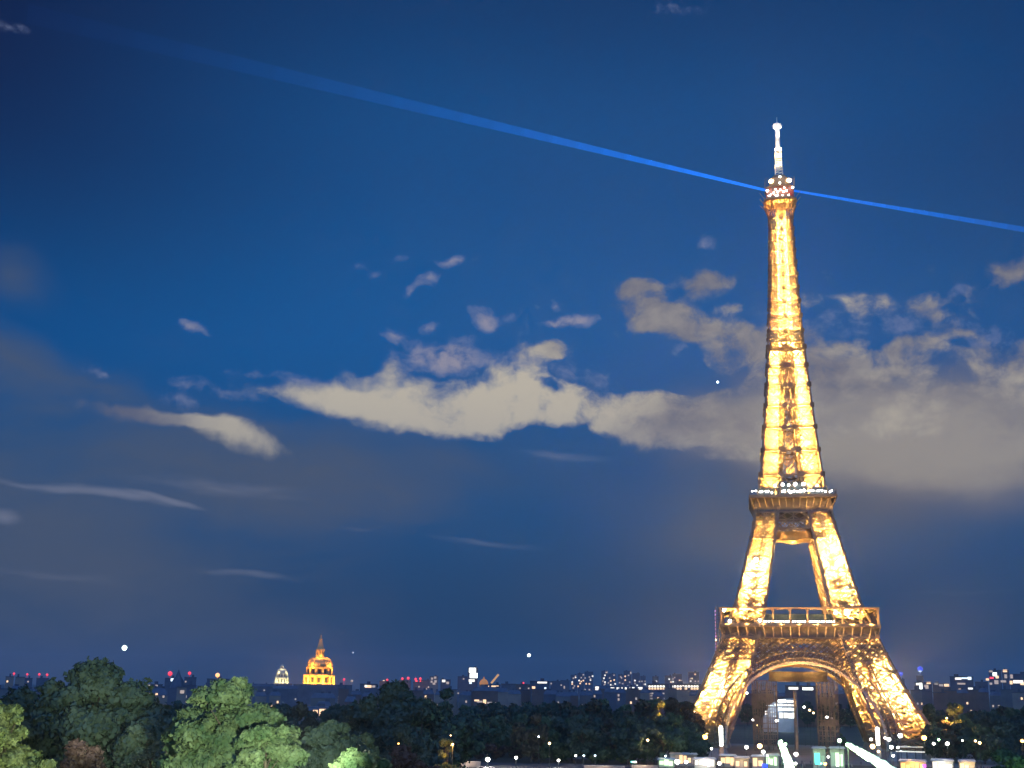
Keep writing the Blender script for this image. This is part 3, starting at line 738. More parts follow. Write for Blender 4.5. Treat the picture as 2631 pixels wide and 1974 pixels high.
def tree_meshes(seed, H, Wd, nl, n, size, shape='round', low=.16):
    g = random.Random(seed); lobes = []; ph = [g.uniform(0, 6.3) for _ in range(4)]
    for k in range(nl):
        while True:
            x, y, z = g.uniform(-1, 1), g.uniform(-1, 1), g.uniform(-1, 1); q = x*x+y*y+z*z
            if .2 < q < 1: break
        zz = low+(1-low)*(z+1)/2; sc = 1.0
        if shape == 'cone': sc = 1.15-.85*(zz-low)/(1-low)
        if shape == 'spread': sc = .75+.45*math.sin(min(1, (zz-low)/(1-low)*1.15)*math.pi)
        an = math.atan2(y, x); sc *= 1+.2*math.sin(2*an+ph[0])+.15*math.sin(3*an+5*z+ph[1])+.14*math.sin(4*z+ph[2])   # uneven outline
        r = Wd*g.uniform(.06, .15)*(1.25 if zz < .5 else 1)
        lobes.append((x*Wd*.42*sc, y*Wd*.42*sc, H*zz-r*.7 if zz > .6 else H*zz, r))
    me = leaves(seed, lobes, n, size)
    tr = MB(); rt = max(.12, H*.018)
    tr.lathe([(rt*1.7, -1.2), (rt*1.1, .5), (rt*.9, H*.25), (rt*.7, H*.45), (rt*.25, H*.8)], 9)
    for k in range(0, nl, max(1, nl//14)):
        lx, ly, lz, r = lobes[k]; z0 = min(lz*.6, H*.55)
        mid = Vector((lx*.45, ly*.45, (z0+lz)/2-.1)); a = Vector((0, 0, z0))
        tr.bar(a, mid, rt*.7); tr.bar(mid, (lx, ly, lz), rt*.38)
    tm = bpy.data.meshes.new('trunk'); tm.from_pydata(tr.v, [], tr.f); tm.materials.append(m_bark); tm.update()
    return me, tm
def tree(name, label, px, pytop, dist, wpx, m, seed, n=26000, nl=46, size=.2, shape='round', group=None, low=.16):
    p = at(px, pytop, dist); gz = ground_z(p.x*.25, p.y); H = p.z-gz; Wd = wpx*dist/FPX
    me, tm = tree_meshes(seed, H, Wd, nl, n, size, shape, low); me.materials.append(m)
    t = thing(name, label, 'tree', (p.x, p.y, gz), 0, group)
    for nm, d in (('crown', me), ('trunk', tm)):
        o = bpy.data.objects.new(nm, d); C.objects.link(o); o.parent = t
    return t
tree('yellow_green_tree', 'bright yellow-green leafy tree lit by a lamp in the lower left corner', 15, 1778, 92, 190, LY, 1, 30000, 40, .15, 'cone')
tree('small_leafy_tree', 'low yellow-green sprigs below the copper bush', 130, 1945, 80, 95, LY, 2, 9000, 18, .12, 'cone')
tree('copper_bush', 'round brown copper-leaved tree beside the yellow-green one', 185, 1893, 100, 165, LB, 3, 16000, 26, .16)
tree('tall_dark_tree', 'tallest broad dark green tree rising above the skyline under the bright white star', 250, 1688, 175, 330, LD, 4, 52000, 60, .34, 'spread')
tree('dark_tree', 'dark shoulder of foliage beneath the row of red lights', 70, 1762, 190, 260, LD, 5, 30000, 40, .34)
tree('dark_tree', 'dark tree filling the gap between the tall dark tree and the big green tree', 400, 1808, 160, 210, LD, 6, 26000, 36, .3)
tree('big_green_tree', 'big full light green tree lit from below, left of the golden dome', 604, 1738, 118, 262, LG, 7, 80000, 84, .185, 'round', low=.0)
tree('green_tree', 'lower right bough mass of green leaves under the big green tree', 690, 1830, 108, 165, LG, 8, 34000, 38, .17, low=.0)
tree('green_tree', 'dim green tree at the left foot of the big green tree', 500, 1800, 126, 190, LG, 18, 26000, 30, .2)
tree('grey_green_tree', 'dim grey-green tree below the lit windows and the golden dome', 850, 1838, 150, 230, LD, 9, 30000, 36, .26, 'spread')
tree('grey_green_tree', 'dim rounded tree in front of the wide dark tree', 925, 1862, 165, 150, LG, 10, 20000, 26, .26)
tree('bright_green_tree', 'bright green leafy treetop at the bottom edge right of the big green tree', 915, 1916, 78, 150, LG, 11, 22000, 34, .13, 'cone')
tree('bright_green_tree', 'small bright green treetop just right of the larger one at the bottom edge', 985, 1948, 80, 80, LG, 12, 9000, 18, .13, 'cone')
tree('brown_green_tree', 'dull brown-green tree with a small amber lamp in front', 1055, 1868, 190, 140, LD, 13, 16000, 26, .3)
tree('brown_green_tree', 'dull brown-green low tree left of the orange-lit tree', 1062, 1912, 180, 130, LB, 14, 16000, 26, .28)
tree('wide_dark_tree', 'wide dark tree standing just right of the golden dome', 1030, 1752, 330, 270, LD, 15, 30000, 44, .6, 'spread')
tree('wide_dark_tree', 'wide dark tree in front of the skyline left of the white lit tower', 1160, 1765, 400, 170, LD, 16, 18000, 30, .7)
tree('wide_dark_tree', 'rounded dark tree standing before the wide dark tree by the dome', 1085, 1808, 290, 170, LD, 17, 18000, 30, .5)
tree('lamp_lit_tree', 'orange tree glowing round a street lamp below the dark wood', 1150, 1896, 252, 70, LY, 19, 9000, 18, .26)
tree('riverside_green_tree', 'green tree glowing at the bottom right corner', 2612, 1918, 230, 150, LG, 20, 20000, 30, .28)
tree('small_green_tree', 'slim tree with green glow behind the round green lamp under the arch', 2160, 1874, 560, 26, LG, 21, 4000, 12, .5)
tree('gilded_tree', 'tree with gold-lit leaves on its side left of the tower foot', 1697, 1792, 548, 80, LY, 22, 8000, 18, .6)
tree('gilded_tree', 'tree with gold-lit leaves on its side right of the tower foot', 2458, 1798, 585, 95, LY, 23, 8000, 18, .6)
for k, (px, py, w) in enumerate(((1188, 1916, 46), (1226, 1904, 50), (1272, 1900, 62), (1326, 1905, 44), (1378, 1912, 40), (1418, 1893, 90), (1470, 1918, 80), (1540, 1912, 90), (1640, 1892, 110), (1598, 1915, 70))):
    nm = ['first', 'second', 'third', 'fourth', 'fifth', 'sixth', 'seventh', 'ninth', 'tenth', 'eighth'][k]
    tree('clipped_tree', nm + ' small rounded tree of the lamp-lit row right of the orange tree', px, py, 512, w, LB if k < 5 else LG, 30+k, 4500, 12, .5, group='small rounded trees along the quay')
# wood on both sides of the tower: copies of five trees
LB2 = leafmat('brown_green_leaves', (.05, .045, .025), (.08, .065, .035), .4)
protos = []
for k in range(5):
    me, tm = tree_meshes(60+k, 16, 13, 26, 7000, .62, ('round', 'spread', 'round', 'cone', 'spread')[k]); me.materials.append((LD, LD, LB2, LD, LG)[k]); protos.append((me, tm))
spots = []
g = random.Random(11)
for px in range(1200, 1800, 24): spots.append((px+g.uniform(-9, 9), 1797+g.uniform(-9, 9)+(8 if px < 1300 else 0), g.uniform(560, 640)))
for px in range(1190, 1800, 30): spots.append((px+g.uniform(-10, 10), 1835+g.uniform(-12, 10), g.uniform(500, 550)))
for px in range(2330, 2680, 27): spots.append((px+g.uniform(-9, 9), 1808+g.uniform(-8, 10), g.uniform(620, 760)))
for px in range(2390, 2680, 34): spots.append((px+g.uniform(-9, 9), 1850+g.uniform(-8, 10), g.uniform(540, 600)))
for px in range(1830, 2320, 40): spots.append((px+g.uniform(-12, 12), 1800+g.uniform(-6, 8), g.uniform(1080, 1140)))
for px in range(620, 1150, 36): spots.append((px+g.uniform(-12, 12), 1806+g.uniform(-8, 14), g.uniform(430, 560)))
for px in range(-20, 500, 46): spots.append((px+g.uniform(-12, 12), 1790+g.uniform(-8, 14), g.uniform(330, 420)))
for px in range(-20, 620, 60): spots.append((px+g.uniform(-12, 12), 1860+g.uniform(-8, 14), g.uniform(210, 300)))
def zone(px):
    for lim, nm in ((300, 'behind the tall dark tree'), (640, 'behind the big green tree'), (900, 'below the golden dome'), (1200, 'behind wide dark trees'), (1500, 'left of the office block'),
                    (1830, 'near the left tower foot'), (2320, 'beyond the tower arch'), (9999, 'right of the tower foot')):
        if px < lim: return nm
ORD = ['first', 'second', 'third', 'fourth', 'fifth', 'sixth', 'seventh', 'eighth', 'ninth', 'tenth', 'eleventh', 'twelfth', 'thirteenth', 'fourteenth', 'fifteenth', 'sixteenth', 'seventeenth', 'eighteenth', 'nineteenth', 'twentieth',
       'twenty-first', 'twenty-second', 'twenty-third', 'twenty-fourth', 'twenty-fifth', 'twenty-sixth', 'twenty-seventh', 'twenty-eighth', 'twenty-ninth', 'thirtieth']
cnt = {}
spots.sort(key=lambda s: s[0])
for k, (px, py, d) in enumerate(spots):
    p = at(px, py, d); gz = ground_z(p.x*.25, p.y); H = max(6, p.z-gz); me, tm = protos[k % 5]; s = H/16
    z = zone(px); dep = 'near' if d < 550 else 'far'; cnt[z] = cnt.get(z, 0)+1
    t = thing('wood_tree', f'{ORD[cnt[z]-1]} dark wood tree from the left among those {z}', 'tree', (p.x, p.y, gz), g.uniform(0, 6.28), 'dark trees of the park woods')
    sw = s*g.uniform(.8, 1.05); t.scale = (sw, sw, s)
    for nm, dd in (('crown', me), ('trunk', tm)):
        o = bpy.data.objects.new(nm, dd); C.objects.link(o); o.parent = t

# ------------------------------------------------------------------ city blocks
m_wall = [mat('limestone_wall', (.20, .18, .15), .85, 0, (.15, .135, .12), .15), mat('grey_wall', (.13, .13, .14), .85, 0, (.10, .10, .11), .15), mat('tan_wall', (.34, .25, .17), .85, 0, (.27, .19, .14), .15), mat('brown_wall', (.20, .12, .09), .85, 0, (.15, .09, .07), .15)]
m_roof = mat('zinc_roof', (.10, .11, .13), .5, .3, (.07, .075, .09), .3)
WIN = {'warm': emat('warm_window', (1, .62, .3), 1.5), 'white': emat('white_window', (1, .93, .78), 1.5), 'cool': emat('cool_window', (.75, .9, 1), 1.8), 'amber': emat('amber_window', (1, .45, .13), 2.0), 'red': emat('red_light', (1, .03, .03), 1.6),
       'blue': emat('blue_light', (.01, .06, 1), 1.1), 'dim': emat('dim_window', (1, .75, .5), .45), 'hot': emat('bright_white_panel', (.95, 1, .9), 3)}
m_wf = mat('window_glass_dark', (.03, .035, .045), .3)
zc = {}
def city(px0, px1, pyt, dist, nwin=(3, 'dim'), wall=1, name='city_block', desc=None, kind=None, depth=14, roof='flat', rows=None, wins=None, group='city blocks along the skyline', lights=None, seed=0, pybot=None, cat='building'):
    a, b = at(px0, pyt, dist), at(px1, pyt, dist); w = (b-a).length; c = (a+b)/2; zt = c.z; gz = 0; u = dist/FPX
    rr = random.Random(int(px0*31+pyt)); rot = -math.atan2(c.x, c.y)
    pos_ = zone((px0+px1)/2)
    t = thing(name, desc, cat, (c.x, c.y, 0), rot, group)
    MB().box(-w/2, w/2, 0, depth, -2, zt-(3.2 if roof == 'mansard' else .6)).build('wall', m_wall[wall], t)
    r = MB()
    if roof == 'mansard':
        z0 = zt-3.2; r.hull([(-w/2-.3, -.3, z0), (w/2+.3, -.3, z0), (w/2+.3, depth+.3, z0), (-w/2-.3, depth+.3, z0)], [(-w/2+1.4, 1.6, zt), (w/2-1.4, 1.6, zt), (w/2-1.4, depth-1.6, zt), (-w/2+1.4, depth-1.6, zt)])
        for k in range(2): x = rr.uniform(-w*.4, w*.4); r.box(x-.9, x+.9, 3, 4.4, zt-1, zt+1.3)
    else:
        r.box(-w/2-.3, w/2+.3, -.3, depth+.3, zt-.6, zt); x = rr.uniform(-w*.3, w*.3); r.box(x-w*.1, x+w*.1, 3, 7, zt, zt+2.6)
    r.build('roof', m_roof, t)
    pts = []
    if wins: pts = [(px, py, k2, sw, sh) for (px, py, k2, sw, sh) in wins]
    else:
        n, kk = nwin; floors = max(2, int(min(zt*.7, 60*u)/3.1)); cols = max(2, int(w/3.2)); used = set()
        for q in range(n):
            i, j = rr.randrange(cols), rr.randrange(floors)
            if (i, j) in used: continue
            used.add((i, j)); pts.append((None, (-w/2+(i+.5)*w/cols, zt-5-3.1*j), rr.choice(kk.split()), None, None))
    for (px, q, kk, sw, sh) in pts:
        if px is not None:
            P = at(px, q, dist); P = Matrix.Rotation(-rot, 3, 'Z') @ (P-Vector((c.x, c.y, 0))); x, z = P.x, P.z; sw *= u; sh *= u
        else: x, z = q; sw = max(1.4, u*3.6); sh = max(1.8, u*3.6)
        f = MB(); f.box(x-sw/2-.2, x+sw/2+.2, -.12, .1, z-sh/2-.2, z+sh/2+.2); fo = f.build('window', m_wf, t)
        MB().box(x-sw/2, x+sw/2, -.2, -.125, z-sh/2, z+sh/2).build('pane', WIN[kk], fo)
    for (px, py, kk, rp) in lights or ():
        P = at(px, py, dist); P = Matrix.Rotation(-rot, 3, 'Z') @ (P-Vector((c.x, c.y, 0)))
        bm_ = MB(); bm_.bar((P.x, 2, zt-.5), (P.x, 2, P.z), .3*u); bm_.lathe([(.2*rp*u, P.z-.75*rp*u), (.72*rp*u, P.z-.35*rp*u), (.72*rp*u, P.z+.35*rp*u), (.2*rp*u, P.z+.75*rp*u)], 8, P.x, 2)
        bm_.build('rooftop_beacon', WIN[kk], t)
    return t
# left skyline
city(15, 36, 1738, 1400, (3, 'dim warm'), 2, desc='tan lit block at the far left edge of the skyline', lights=[(36, 1731, 'red', 3.2)])
city(40, 64, 1739, 1400, (2, 'dim'), 2, desc='tan block with a white lamp, second from the left edge', lights=[(70-10, 1744, 'cool', 3)])
city(62, 84, 1742, 1900, (1, 'dim'), 1, desc='dark block under the second red light from the left edge', lights=[(70, 1733, 'red', 3.2)])
city(94, 126, 1742, 1900, (1, 'dim'), 1, desc='dark block carrying a close pair of red lights by the tall dark tree', lights=[(101, 1733, 'red', 3.6), (121, 1734, 'red', 3.6)])
city(352, 432, 1769, 640, wall=2, roof='mansard', desc='tan facade with two lit windows right of the tall dark tree', wins=[(357, 1782, 'dim', 7, 9), (383, 1784, 'dim', 5, 5), (402, 1784, 'warm', 6, 5), (420, 1790, 'dim', 5, 6)])
city(368, 418, 1758, 1300, wall=1, desc='grey rooftops with white lights behind the tan facade', wins=[(380, 1763, 'white', 9, 8), (402, 1761, 'dim', 6, 5)])
city(424, 452, 1742, 1500, wall=1, desc='dark block with the large red light and a white lamp below it', lights=[(437, 1731, 'red', 7)], wins=[(443, 1747, 'cool', 8, 7)])
city(474, 505, 1740, 1500, wall=1, desc='dark block with a single red light right of the black spire', lights=[(487, 1730, 'red', 5)])
city(532, 590, 1744, 1500, wall=1, desc='block with a round orange light half behind the big green tree', lights=[(559, 1735, 'amber', 7)])
city(455, 480, 1764, 900, wall=2, desc='pale lit gable left of the big green tree', wins=[(468, 1778, 'dim', 10, 8)])
sp = at(457, 1755, 1100); t = thing('church_spire', 'pointed black spire between two red lights left of the big green tree', 'spire', (sp.x, sp.y, 0), 0)
tipz = at(457, 1721, 1100).z
MB().box(-6, 6, -6, 6, -1, sp.z-4).build('tower_base', m_wall[1], t)
MB().lathe([(6.4, sp.z-4), (4.6, sp.z+2), (2.2, (sp.z+tipz)/2), (.2, tipz)], 8).build('steeple', m_roof, t)
# below the dome
city(640, 705, 1757, 1700, (2, 'dim'), 1, desc='dark roofs left of the small pale dome', roof='mansard')
city(700, 765, 1763, 1500, (3, 'dim'), 1, desc='dark roofs under the small pale dome', roof='mansard')
city(800, 862, 1782, 900, (2, 'dim'), 0, desc='pale grey zinc roofs directly under the golden dome', roof='mansard')
city(812, 852, 1803, 760, (1, 'dim'), 0, desc='lower pale roof under the grey zinc roofs', roof='mansard')
city(765, 852, 1816, 560, wall=0, desc='low building with a row of three warm lit windows under the golden dome', wins=[(782, 1832, 'warm', 11, 12), (810, 1832, 'warm', 12, 14), (829, 1831, 'warm', 17, 17), (795, 1832, 'dim', 6, 5)], roof='mansard', depth=12)
city(886, 918, 1790, 800, (2, 'dim'), 3, desc='brown facade between the golden dome and the wide dark tree', roof='mansard')
city(868, 905, 1760, 1600, (3, 'dim'), 1, desc='dark block with a small pink light right of the golden dome', lights=[(884, 1746, 'red', 3.5), (904, 1750, 'dim', 4)])
city(925, 970, 1757, 1500, wall=1, desc='dark block with a wide warm lit window before the wide dark tree', wins=[(946, 1764, 'warm', 16, 6), (960, 1764, 'dim', 8, 5), (940, 1763, 'white', 6, 5)])
city(975, 1000, 1750, 2000, wall=1, desc='block with a paired white and red light above the wide dark tree', lights=[(986, 1751, 'warm', 4), (995, 1747, 'red', 3.5)])
city(1026, 1056, 1748, 2200, wall=1, desc='dark block with two red lights above the wide dark tree', lights=[(1034, 1744, 'red', 4), (1049, 1743, 'red', 4.6)])
city(1062, 1086, 1752, 2200, wall=1, desc='block with a cluster of four red lights', lights=[(1068, 1745, 'red', 4), (1080, 1744, 'red', 4), (1070, 1751, 'red', 4.2), (1081, 1752, 'red', 4)])
city(1082, 1104, 1748, 2200, (5, 'dim'), 1, desc='pale speckled block right of the four red lights')
city(1104, 1126, 1738, 2600, wall=2, desc='pale tower with round dim windows left of the white lit tower', wins=[(1110, 1744, 'dim', 5, 5), (1118, 1741, 'dim', 6, 6), (1109, 1752, 'dim', 5, 5), (1119, 1751, 'dim', 6, 6), (1115, 1757, 'dim', 7, 5)])
city(1132, 1158, 1746, 2400, wall=1, desc='block with two greenish white lights near the wide dark tree', wins=[(1140, 1750, 'white', 8, 6), (1150, 1755, 'dim', 7, 6)])
city(1176, 1202, 1738, 2600, (3, 'dim'), 1, desc='hazy grey block directly left of the white lit tower')
city(1202, 1228, 1716, 2300, wall=1, name='lit_tower_block', desc='tower with two big blazing white panels on the skyline', wins=[(1214, 1722, 'hot', 17, 12), (1217, 1736, 'hot', 19, 12), (1212, 1749, 'white', 15, 6), (1201+8, 1716+39, 'cool', 6, 4)])
od = at(1243, 1760, 1900); t = thing('small_orange_dome', 'small orange lit dome right of the white lit tower', 'dome', (od.x, od.y, 0), 0)
u = 1900/FPX; z0 = at(1243, 1759, 1900).z
MB().lathe([(11*u, -1), (11*u, z0)], 12).build('drum', m_wall[0], t)
MB().lathe([(11*u, z0), (11*u, z0+3*u), (9.5*u, z0+8*u), (6*u, z0+12*u), (2*u, z0+14*u), (.8*u, z0+19*u)], 16).build('dome', mat('orange_glow_dome', (.5, .25, .08), .5, emit=(1, .36, .06), es=.35), t)  # the dome's own glow stands in for floodlighting
cp, cq = at(1262, 1756, 1900), at(1281, 1733, 1900); t = thing('slanted_crane', 'short slanted orange lit crane boom beside the small orange dome', 'crane', (cp.x, cp.y, 0), 0)
mb = MB(); o0 = Vector((cp.x, cp.y, 0)); mb.bar((0, 0, 0), (0, 0, cp.z), 2.5); mb.build('crane_mast', m_roof, t)
mb = MB(); mb.bar(cp-o0, cq-o0, 5*u); mb.build('crane_boom', mat('orange_glow_boom', (.5, .3, .15), .6, emit=(1, .5, .14), es=.6), t)  # boom glows by itself in place of lamps shining on it
city(1216, 1280, 1765, 1000, wall=3, desc='pinkish building with a bow of lit windows under the orange dome', roof='mansard', wins=[(1225, 1800, 'warm', 12, 4), (1232, 1803, 'dim', 14, 4), (1245, 1803, 'warm', 8, 10), (1258, 1806, 'dim', 12, 4), (1270, 1809, 'dim', 8, 8)])
city(1246, 1286, 1759, 1500, wall=1, desc='dark roof with a long cream light below the slanted crane', wins=[(1254, 1765, 'warm', 10, 6), (1271, 1765, 'warm', 20, 6)])
city(1288, 1325, 1757, 1500, wall=1, desc='dark block with two dim greenish windows right of the pinkish building', wins=[(1299, 1776, 'dim', 11, 6), (1306, 1788, 'warm', 7, 6)])
city(1325, 1362, 1758, 1600, (4, 'dim'), 3, desc='brownish block under a small pink light', lights=[(1345, 1755, 'red', 3)])
city(1362, 1412, 1750, 1300, wall=1, desc='dark square building with a cream lit rooftop sign and round lamps', wins=[(1393, 1754, 'white', 24, 4), (1371, 1768, 'warm', 8, 8), (1401, 1779, 'warm', 7, 7), (1401, 1769, 'cool', 5, 5)])
for k, (a_, b_2, c_, d_, nw, ds) in enumerate(((1414, 1440, 1750, 2600, 3, 'low hazy block left of the far cluster of high-rises'), (1440, 1464, 1748, 3000, 3, 'low pinkish block touching the first far high-rise'), (1466, 1483, 1734, 4300, 7, 'first far high-rise of the cluster, with a curl of cream windows'),
        (1484, 1500, 1730, 4300, 7, 'second far high-rise, reddish at its top'), (1502, 1524, 1726, 4300, 9, 'third far high-rise, a wide one before the gap'), (1545, 1561, 1724, 4300, 9, 'fourth far high-rise, first after the gap'), (1562, 1582, 1731, 4300, 9, 'fifth far high-rise, lower and speckled'),
        (1588, 1601, 1733, 4300, 7, 'sixth far high-rise, slim and pale'), (1602, 1622, 1724, 4300, 11, 'seventh far high-rise, widest and brightest of the cluster'), (1624, 1644, 1730, 4300, 9, 'eighth far high-rise of the cluster'), (1645, 1659, 1737, 4300, 5, 'last and lowest far high-rise of the cluster'),
        (1676, 1692, 1738, 3000, 3, 'small dark tower above the long lit office block'), (1708, 1726, 1736, 3000, 3, 'dark tower left of the bright speckled tower'), (1727, 1752, 1732, 3000, 11, 'bright speckled tower above the lit office block'), (1768, 1796, 1727, 3000, 9, 'speckled tower nearest the left foot of the big tower'))):
    city(a_, b_2, c_, d_, (nw, 'dim white dim warm' if k > 1 else 'dim'), 1, desc=ds, name='high_rise' if b_2-a_ < 30 and k > 1 else 'city_block', group='far towers on the skyline')
rows = []
for px in range(1572, 1612, 7): rows.append((px, 1769, 'white', 6, 5))
rows += [(1624, 1769, 'white', 12, 6), (1645, 1769, 'white', 11, 6), (1534, 1769, 'white', 9, 9), (1540, 1780, 'warm', 9, 7), (1588, 1782, 'warm', 7, 6), (1585, 1789, 'dim', 7, 5), (1510, 1786, 'dim', 10, 5)]
city(1525, 1660, 1762, 1300, wall=3, roof='mansard', name='office_block', desc='long low building with one broken cream row of lights left of the gold-lit tree', wins=rows, depth=18)
for (a_, b_2, ds) in ((1664, 1719, 'shorter office block with four rows of lit windows'), (1722, 1800, 'longer office block with rows of lit windows beside the tower leg')):
    ww = []
    for j, (py, kk) in enumerate(((1764, 'white'), (1770, 'warm'), (1782, 'dim'), (1788, 'dim'), (1795, 'dim'))):
        px = a_+5
        while px < b_2-4:
            if rnd.random() < (.95 if j < 2 else .7): ww.append((px, py, kk, 5.2, 3.6 if j else 5))
            px += 7.2
    city(a_, b_2, 1757, 1250, wall=1, name='office_block', desc=ds, wins=ww, depth=18)
# right skyline
city(2306, 2324, 1745, 2600, (2, 'dim'), 1, desc='dim tower with a deep blue light right of the tower leg', lights=[(2315, 1731, 'blue', 6)], name='high_rise')
city(2354, 2372, 1736, 2600, (2, 'dim'), 1, desc='tall tower topped by a large blue and white light', lights=[(2364, 1719, 'blue', 8), (2364, 1723, 'cool', 5)], name='high_rise')
city(2350, 2394, 1753, 1900, wall=1, desc='block with an angular white lit sign under the blue and white light', wins=[(2358, 1758, 'white', 8, 5), (2366, 1763, 'hot', 6, 14), (2380, 1765, 'dim', 10, 9), (2386, 1755, 'warm', 9, 5), (2361, 1780, 'dim', 7, 6)])
city(2396, 2438, 1756, 2100, wall=3, desc='low block with two warm lights left of the dark slab', wins=[(2418, 1761, 'dim', 9, 5), (2432, 1761, 'warm', 11, 6), (2405, 1757, 'dim', 8, 4)])
city(2440, 2500, 1738, 1700, wall=1, desc='wide dark slab with a cool line of light along its top', wins=[(2462, 1744, 'white', 14, 5), (2478, 1743, 'cool', 16, 3), (2491, 1743, 'cool', 8, 7), (2470, 1757, 'dim', 18, 4), (2468, 1774, 'warm', 9, 7), (2493, 1770, 'white', 11, 5)])
city(2505, 2538, 1752, 1800, (5, 'dim warm'), 1, desc='low block with scattered warm lights right of the dark slab')
city(2540, 2572, 1722, 2200, wall=1, name='high_rise', desc='high-rise with white and red lights near the right edge', wins=[(2546, 1725, 'dim', 8, 5), (2556, 1733, 'hot', 9, 8), (2548, 1742, 'red', 9, 4), (2562, 1740, 'warm', 7, 6), (2537, 1746, 'warm', 7, 5), (2560, 1753, 'dim', 9, 9), (2546, 1757, 'dim', 6, 5)])
city(2574, 2592, 1722, 2200, wall=1, name='high_rise', desc='slim high-rise second from the right edge', wins=[(2582, 1724, 'warm', 9, 6), (2584, 1738, 'dim', 6, 9), (2578, 1751, 'dim', 12, 5)])
city(2594, 2650, 1732, 1700, wall=1, desc='broad block with a cream lit band at the right edge', wins=[(2599, 1738, 'dim', 6, 10), (2616, 1752, 'white', 22, 7), (2592+6, 1754, 'warm', 6, 8), (2627, 1757, 'warm', 9, 6)])
# low roofs filling the city between
fill = []
g = random.Random(5)
for px in list(range(-10, 700, 37))+list(range(870, 1800, 31))+list(range(2310, 2650, 29)):
    fill.append((px, px+g.uniform(24, 40), g.uniform(1768, 1780) if px > 600 else g.uniform(1760, 1772), g.uniform(950, 1150), g.randrange(4), g.choice([0, 1, 1, 2, 3])))
fc = {}
for (a_, b_2, py, d, wl, nw) in fill:
    z = zone((a_+b_2)/2); fc[z] = fc.get(z, 0)+1
    city(a_, b_2, py, d, (nw, 'dim dim warm'), wl, desc=f'{ORD[fc[z]-1]} low roofed block from the left among those {z}', roof='mansard' if g.random() < .7 else 'flat', depth=12, name='low_block', group='low city blocks behind the trees')
for k, px in enumerate(range(1800, 2330, 38)):
    city(px, px+36, 1778+g.uniform(-6, 6), 1150, (g.choice([0, 1, 2]), 'dim warm'), 3, desc=f'{ORD[k]} low block from the left seen through and beside the tower base', roof='mansard', depth=12, name='low_block', group='low city blocks behind the trees')

# ------------------------------------------------------------------ golden dome church and pale dome
m_gold = mat('gilded_stone', (.62, .42, .16), .55, 0, (.5, .33, .12), .12)
def domed(px, dist, label, name, zb, tiers, m, power, colr, cat='dome', ribs=12):
    p = at(px, 1760, dist); t = thing(name, label, cat, (p.x, p.y, 0), -math.atan2(p.x, p.y))
    r0 = tiers[0][0]
    MB().box(-r0*1.65, r0*1.65, -r0*1.65, r0*1.65, -1, zb-.5).build('church_body', m_wall[1], t)
    names = ('drum', 'attic', 'dome', 'lantern', 'spire')
    z = zb
    for k, (r, h, r2) in enumerate(tiers):
        b = MB()
        if k < 2 or k == 3:
            b.lathe([(r*.88, z), (r*.88, z+h*.78), (r*1.04, z+h*.82), (r*1.04, z+h), (r*.95, z+h)], 24)
            nc = 12 if k < 2 else 8
            for q in range(nc):
                a = 2*math.pi*(q+.5)/nc; b.bar((r*math.cos(a), r*math.sin(a), z), (r*math.cos(a), r*math.sin(a), z+h*.88), r*.14)
            for q in range(nc):
                wn = MB(); a = 2*math.pi*q/nc; cx, cy = r*.885*math.cos(a), r*.885*math.sin(a); tx, ty = -math.sin(a)*r*.1, math.cos(a)*r*.1; ox, oy = math.cos(a)*.25, math.sin(a)*.25
                wn.hull([(cx-tx, cy-ty, z+h*.15), (cx+tx, cy+ty, z+h*.15), (cx+tx+ox, cy+ty+oy, z+h*.15), (cx-tx+ox, cy-ty+oy, z+h*.15)], [(cx-tx, cy-ty, z+h*.68), (cx+tx, cy+ty, z+h*.68), (cx+tx+ox, cy+ty+oy, z+h*.68), (cx-tx+ox, cy-ty+oy, z+h*.68)])
                wn.build('window', m_wf, t)
        elif k == 2:
            pf = [(r*math.cos(i/8*math.pi/2*.86)+r2*(i/8)*.2, z+h*math.sin(i/8*math.pi/2)) for i in range(9)]; b.lathe(pf, 24)
            for q in range(ribs):
                a = 2*math.pi*q/ribs
                for (ra, za), (rb_, zb_) in zip(pf, pf[1:]): b.bar((ra*1.02*math.cos(a), ra*1.02*math.sin(a), za), (rb_*1.02*math.cos(a), rb_*1.02*math.sin(a), zb_), r*.09)
        else:
            b.lathe([(r, z), (r*.7, z+h*.3), (r*.38, z+h*.62), (r*.45, z+h*.68), (r*.2, z+h*.8), (r*.1, z+h)], 10)
        b.build(names[k], m, t, k == 2); z += h
    for q in range(8):
        a = 2*math.pi*q/8+.2; lamp(t, (r0*1.5*math.cos(a), r0*1.5*math.sin(a), zb+.4), power, colr, 1.0, 'floodlight')
        if q % 2: lamp(t, (tiers[1][0]*1.12*math.cos(a), tiers[1][0]*1.12*math.sin(a), zb+tiers[0][1]+tiers[1][1]+1.5), power*.13, colr, .6, 'floodlight')
    for q in range(3):
        a = -math.pi/2+(q-1)*1.2; lamp(t, (tiers[3][0]*2.0*math.cos(a), tiers[3][0]*2.0*math.sin(a), z-tiers[4][1]-tiers[3][1]+3), power*.07, colr, .5, 'floodlight')
    return t
domed(819, 2000, 'ornate golden floodlit dome with pointed lantern and spire on the skyline', 'golden_dome_church', at(819, 1758, 2000).z, [(22.5, 13.6, 0), (19.3, 11.5, 0), (17.5, 13.5, 22), (6.4, 13, 0), (5.4, 22, 0)], m_gold, 125000, (1, .43, .05))
domed(723, 4000, 'small pale greenish floodlit dome left of the golden one', 'pale_dome_church', at(723, 1756, 4000).z, [(19, 17, 0), (17, 13, 0), (16, 12, 5), (5.5, 9, 0), (3, 6, 0)], mat('pale_dome_stone', (.5, .48, .36), .8), 42000, (1, .84, .46))

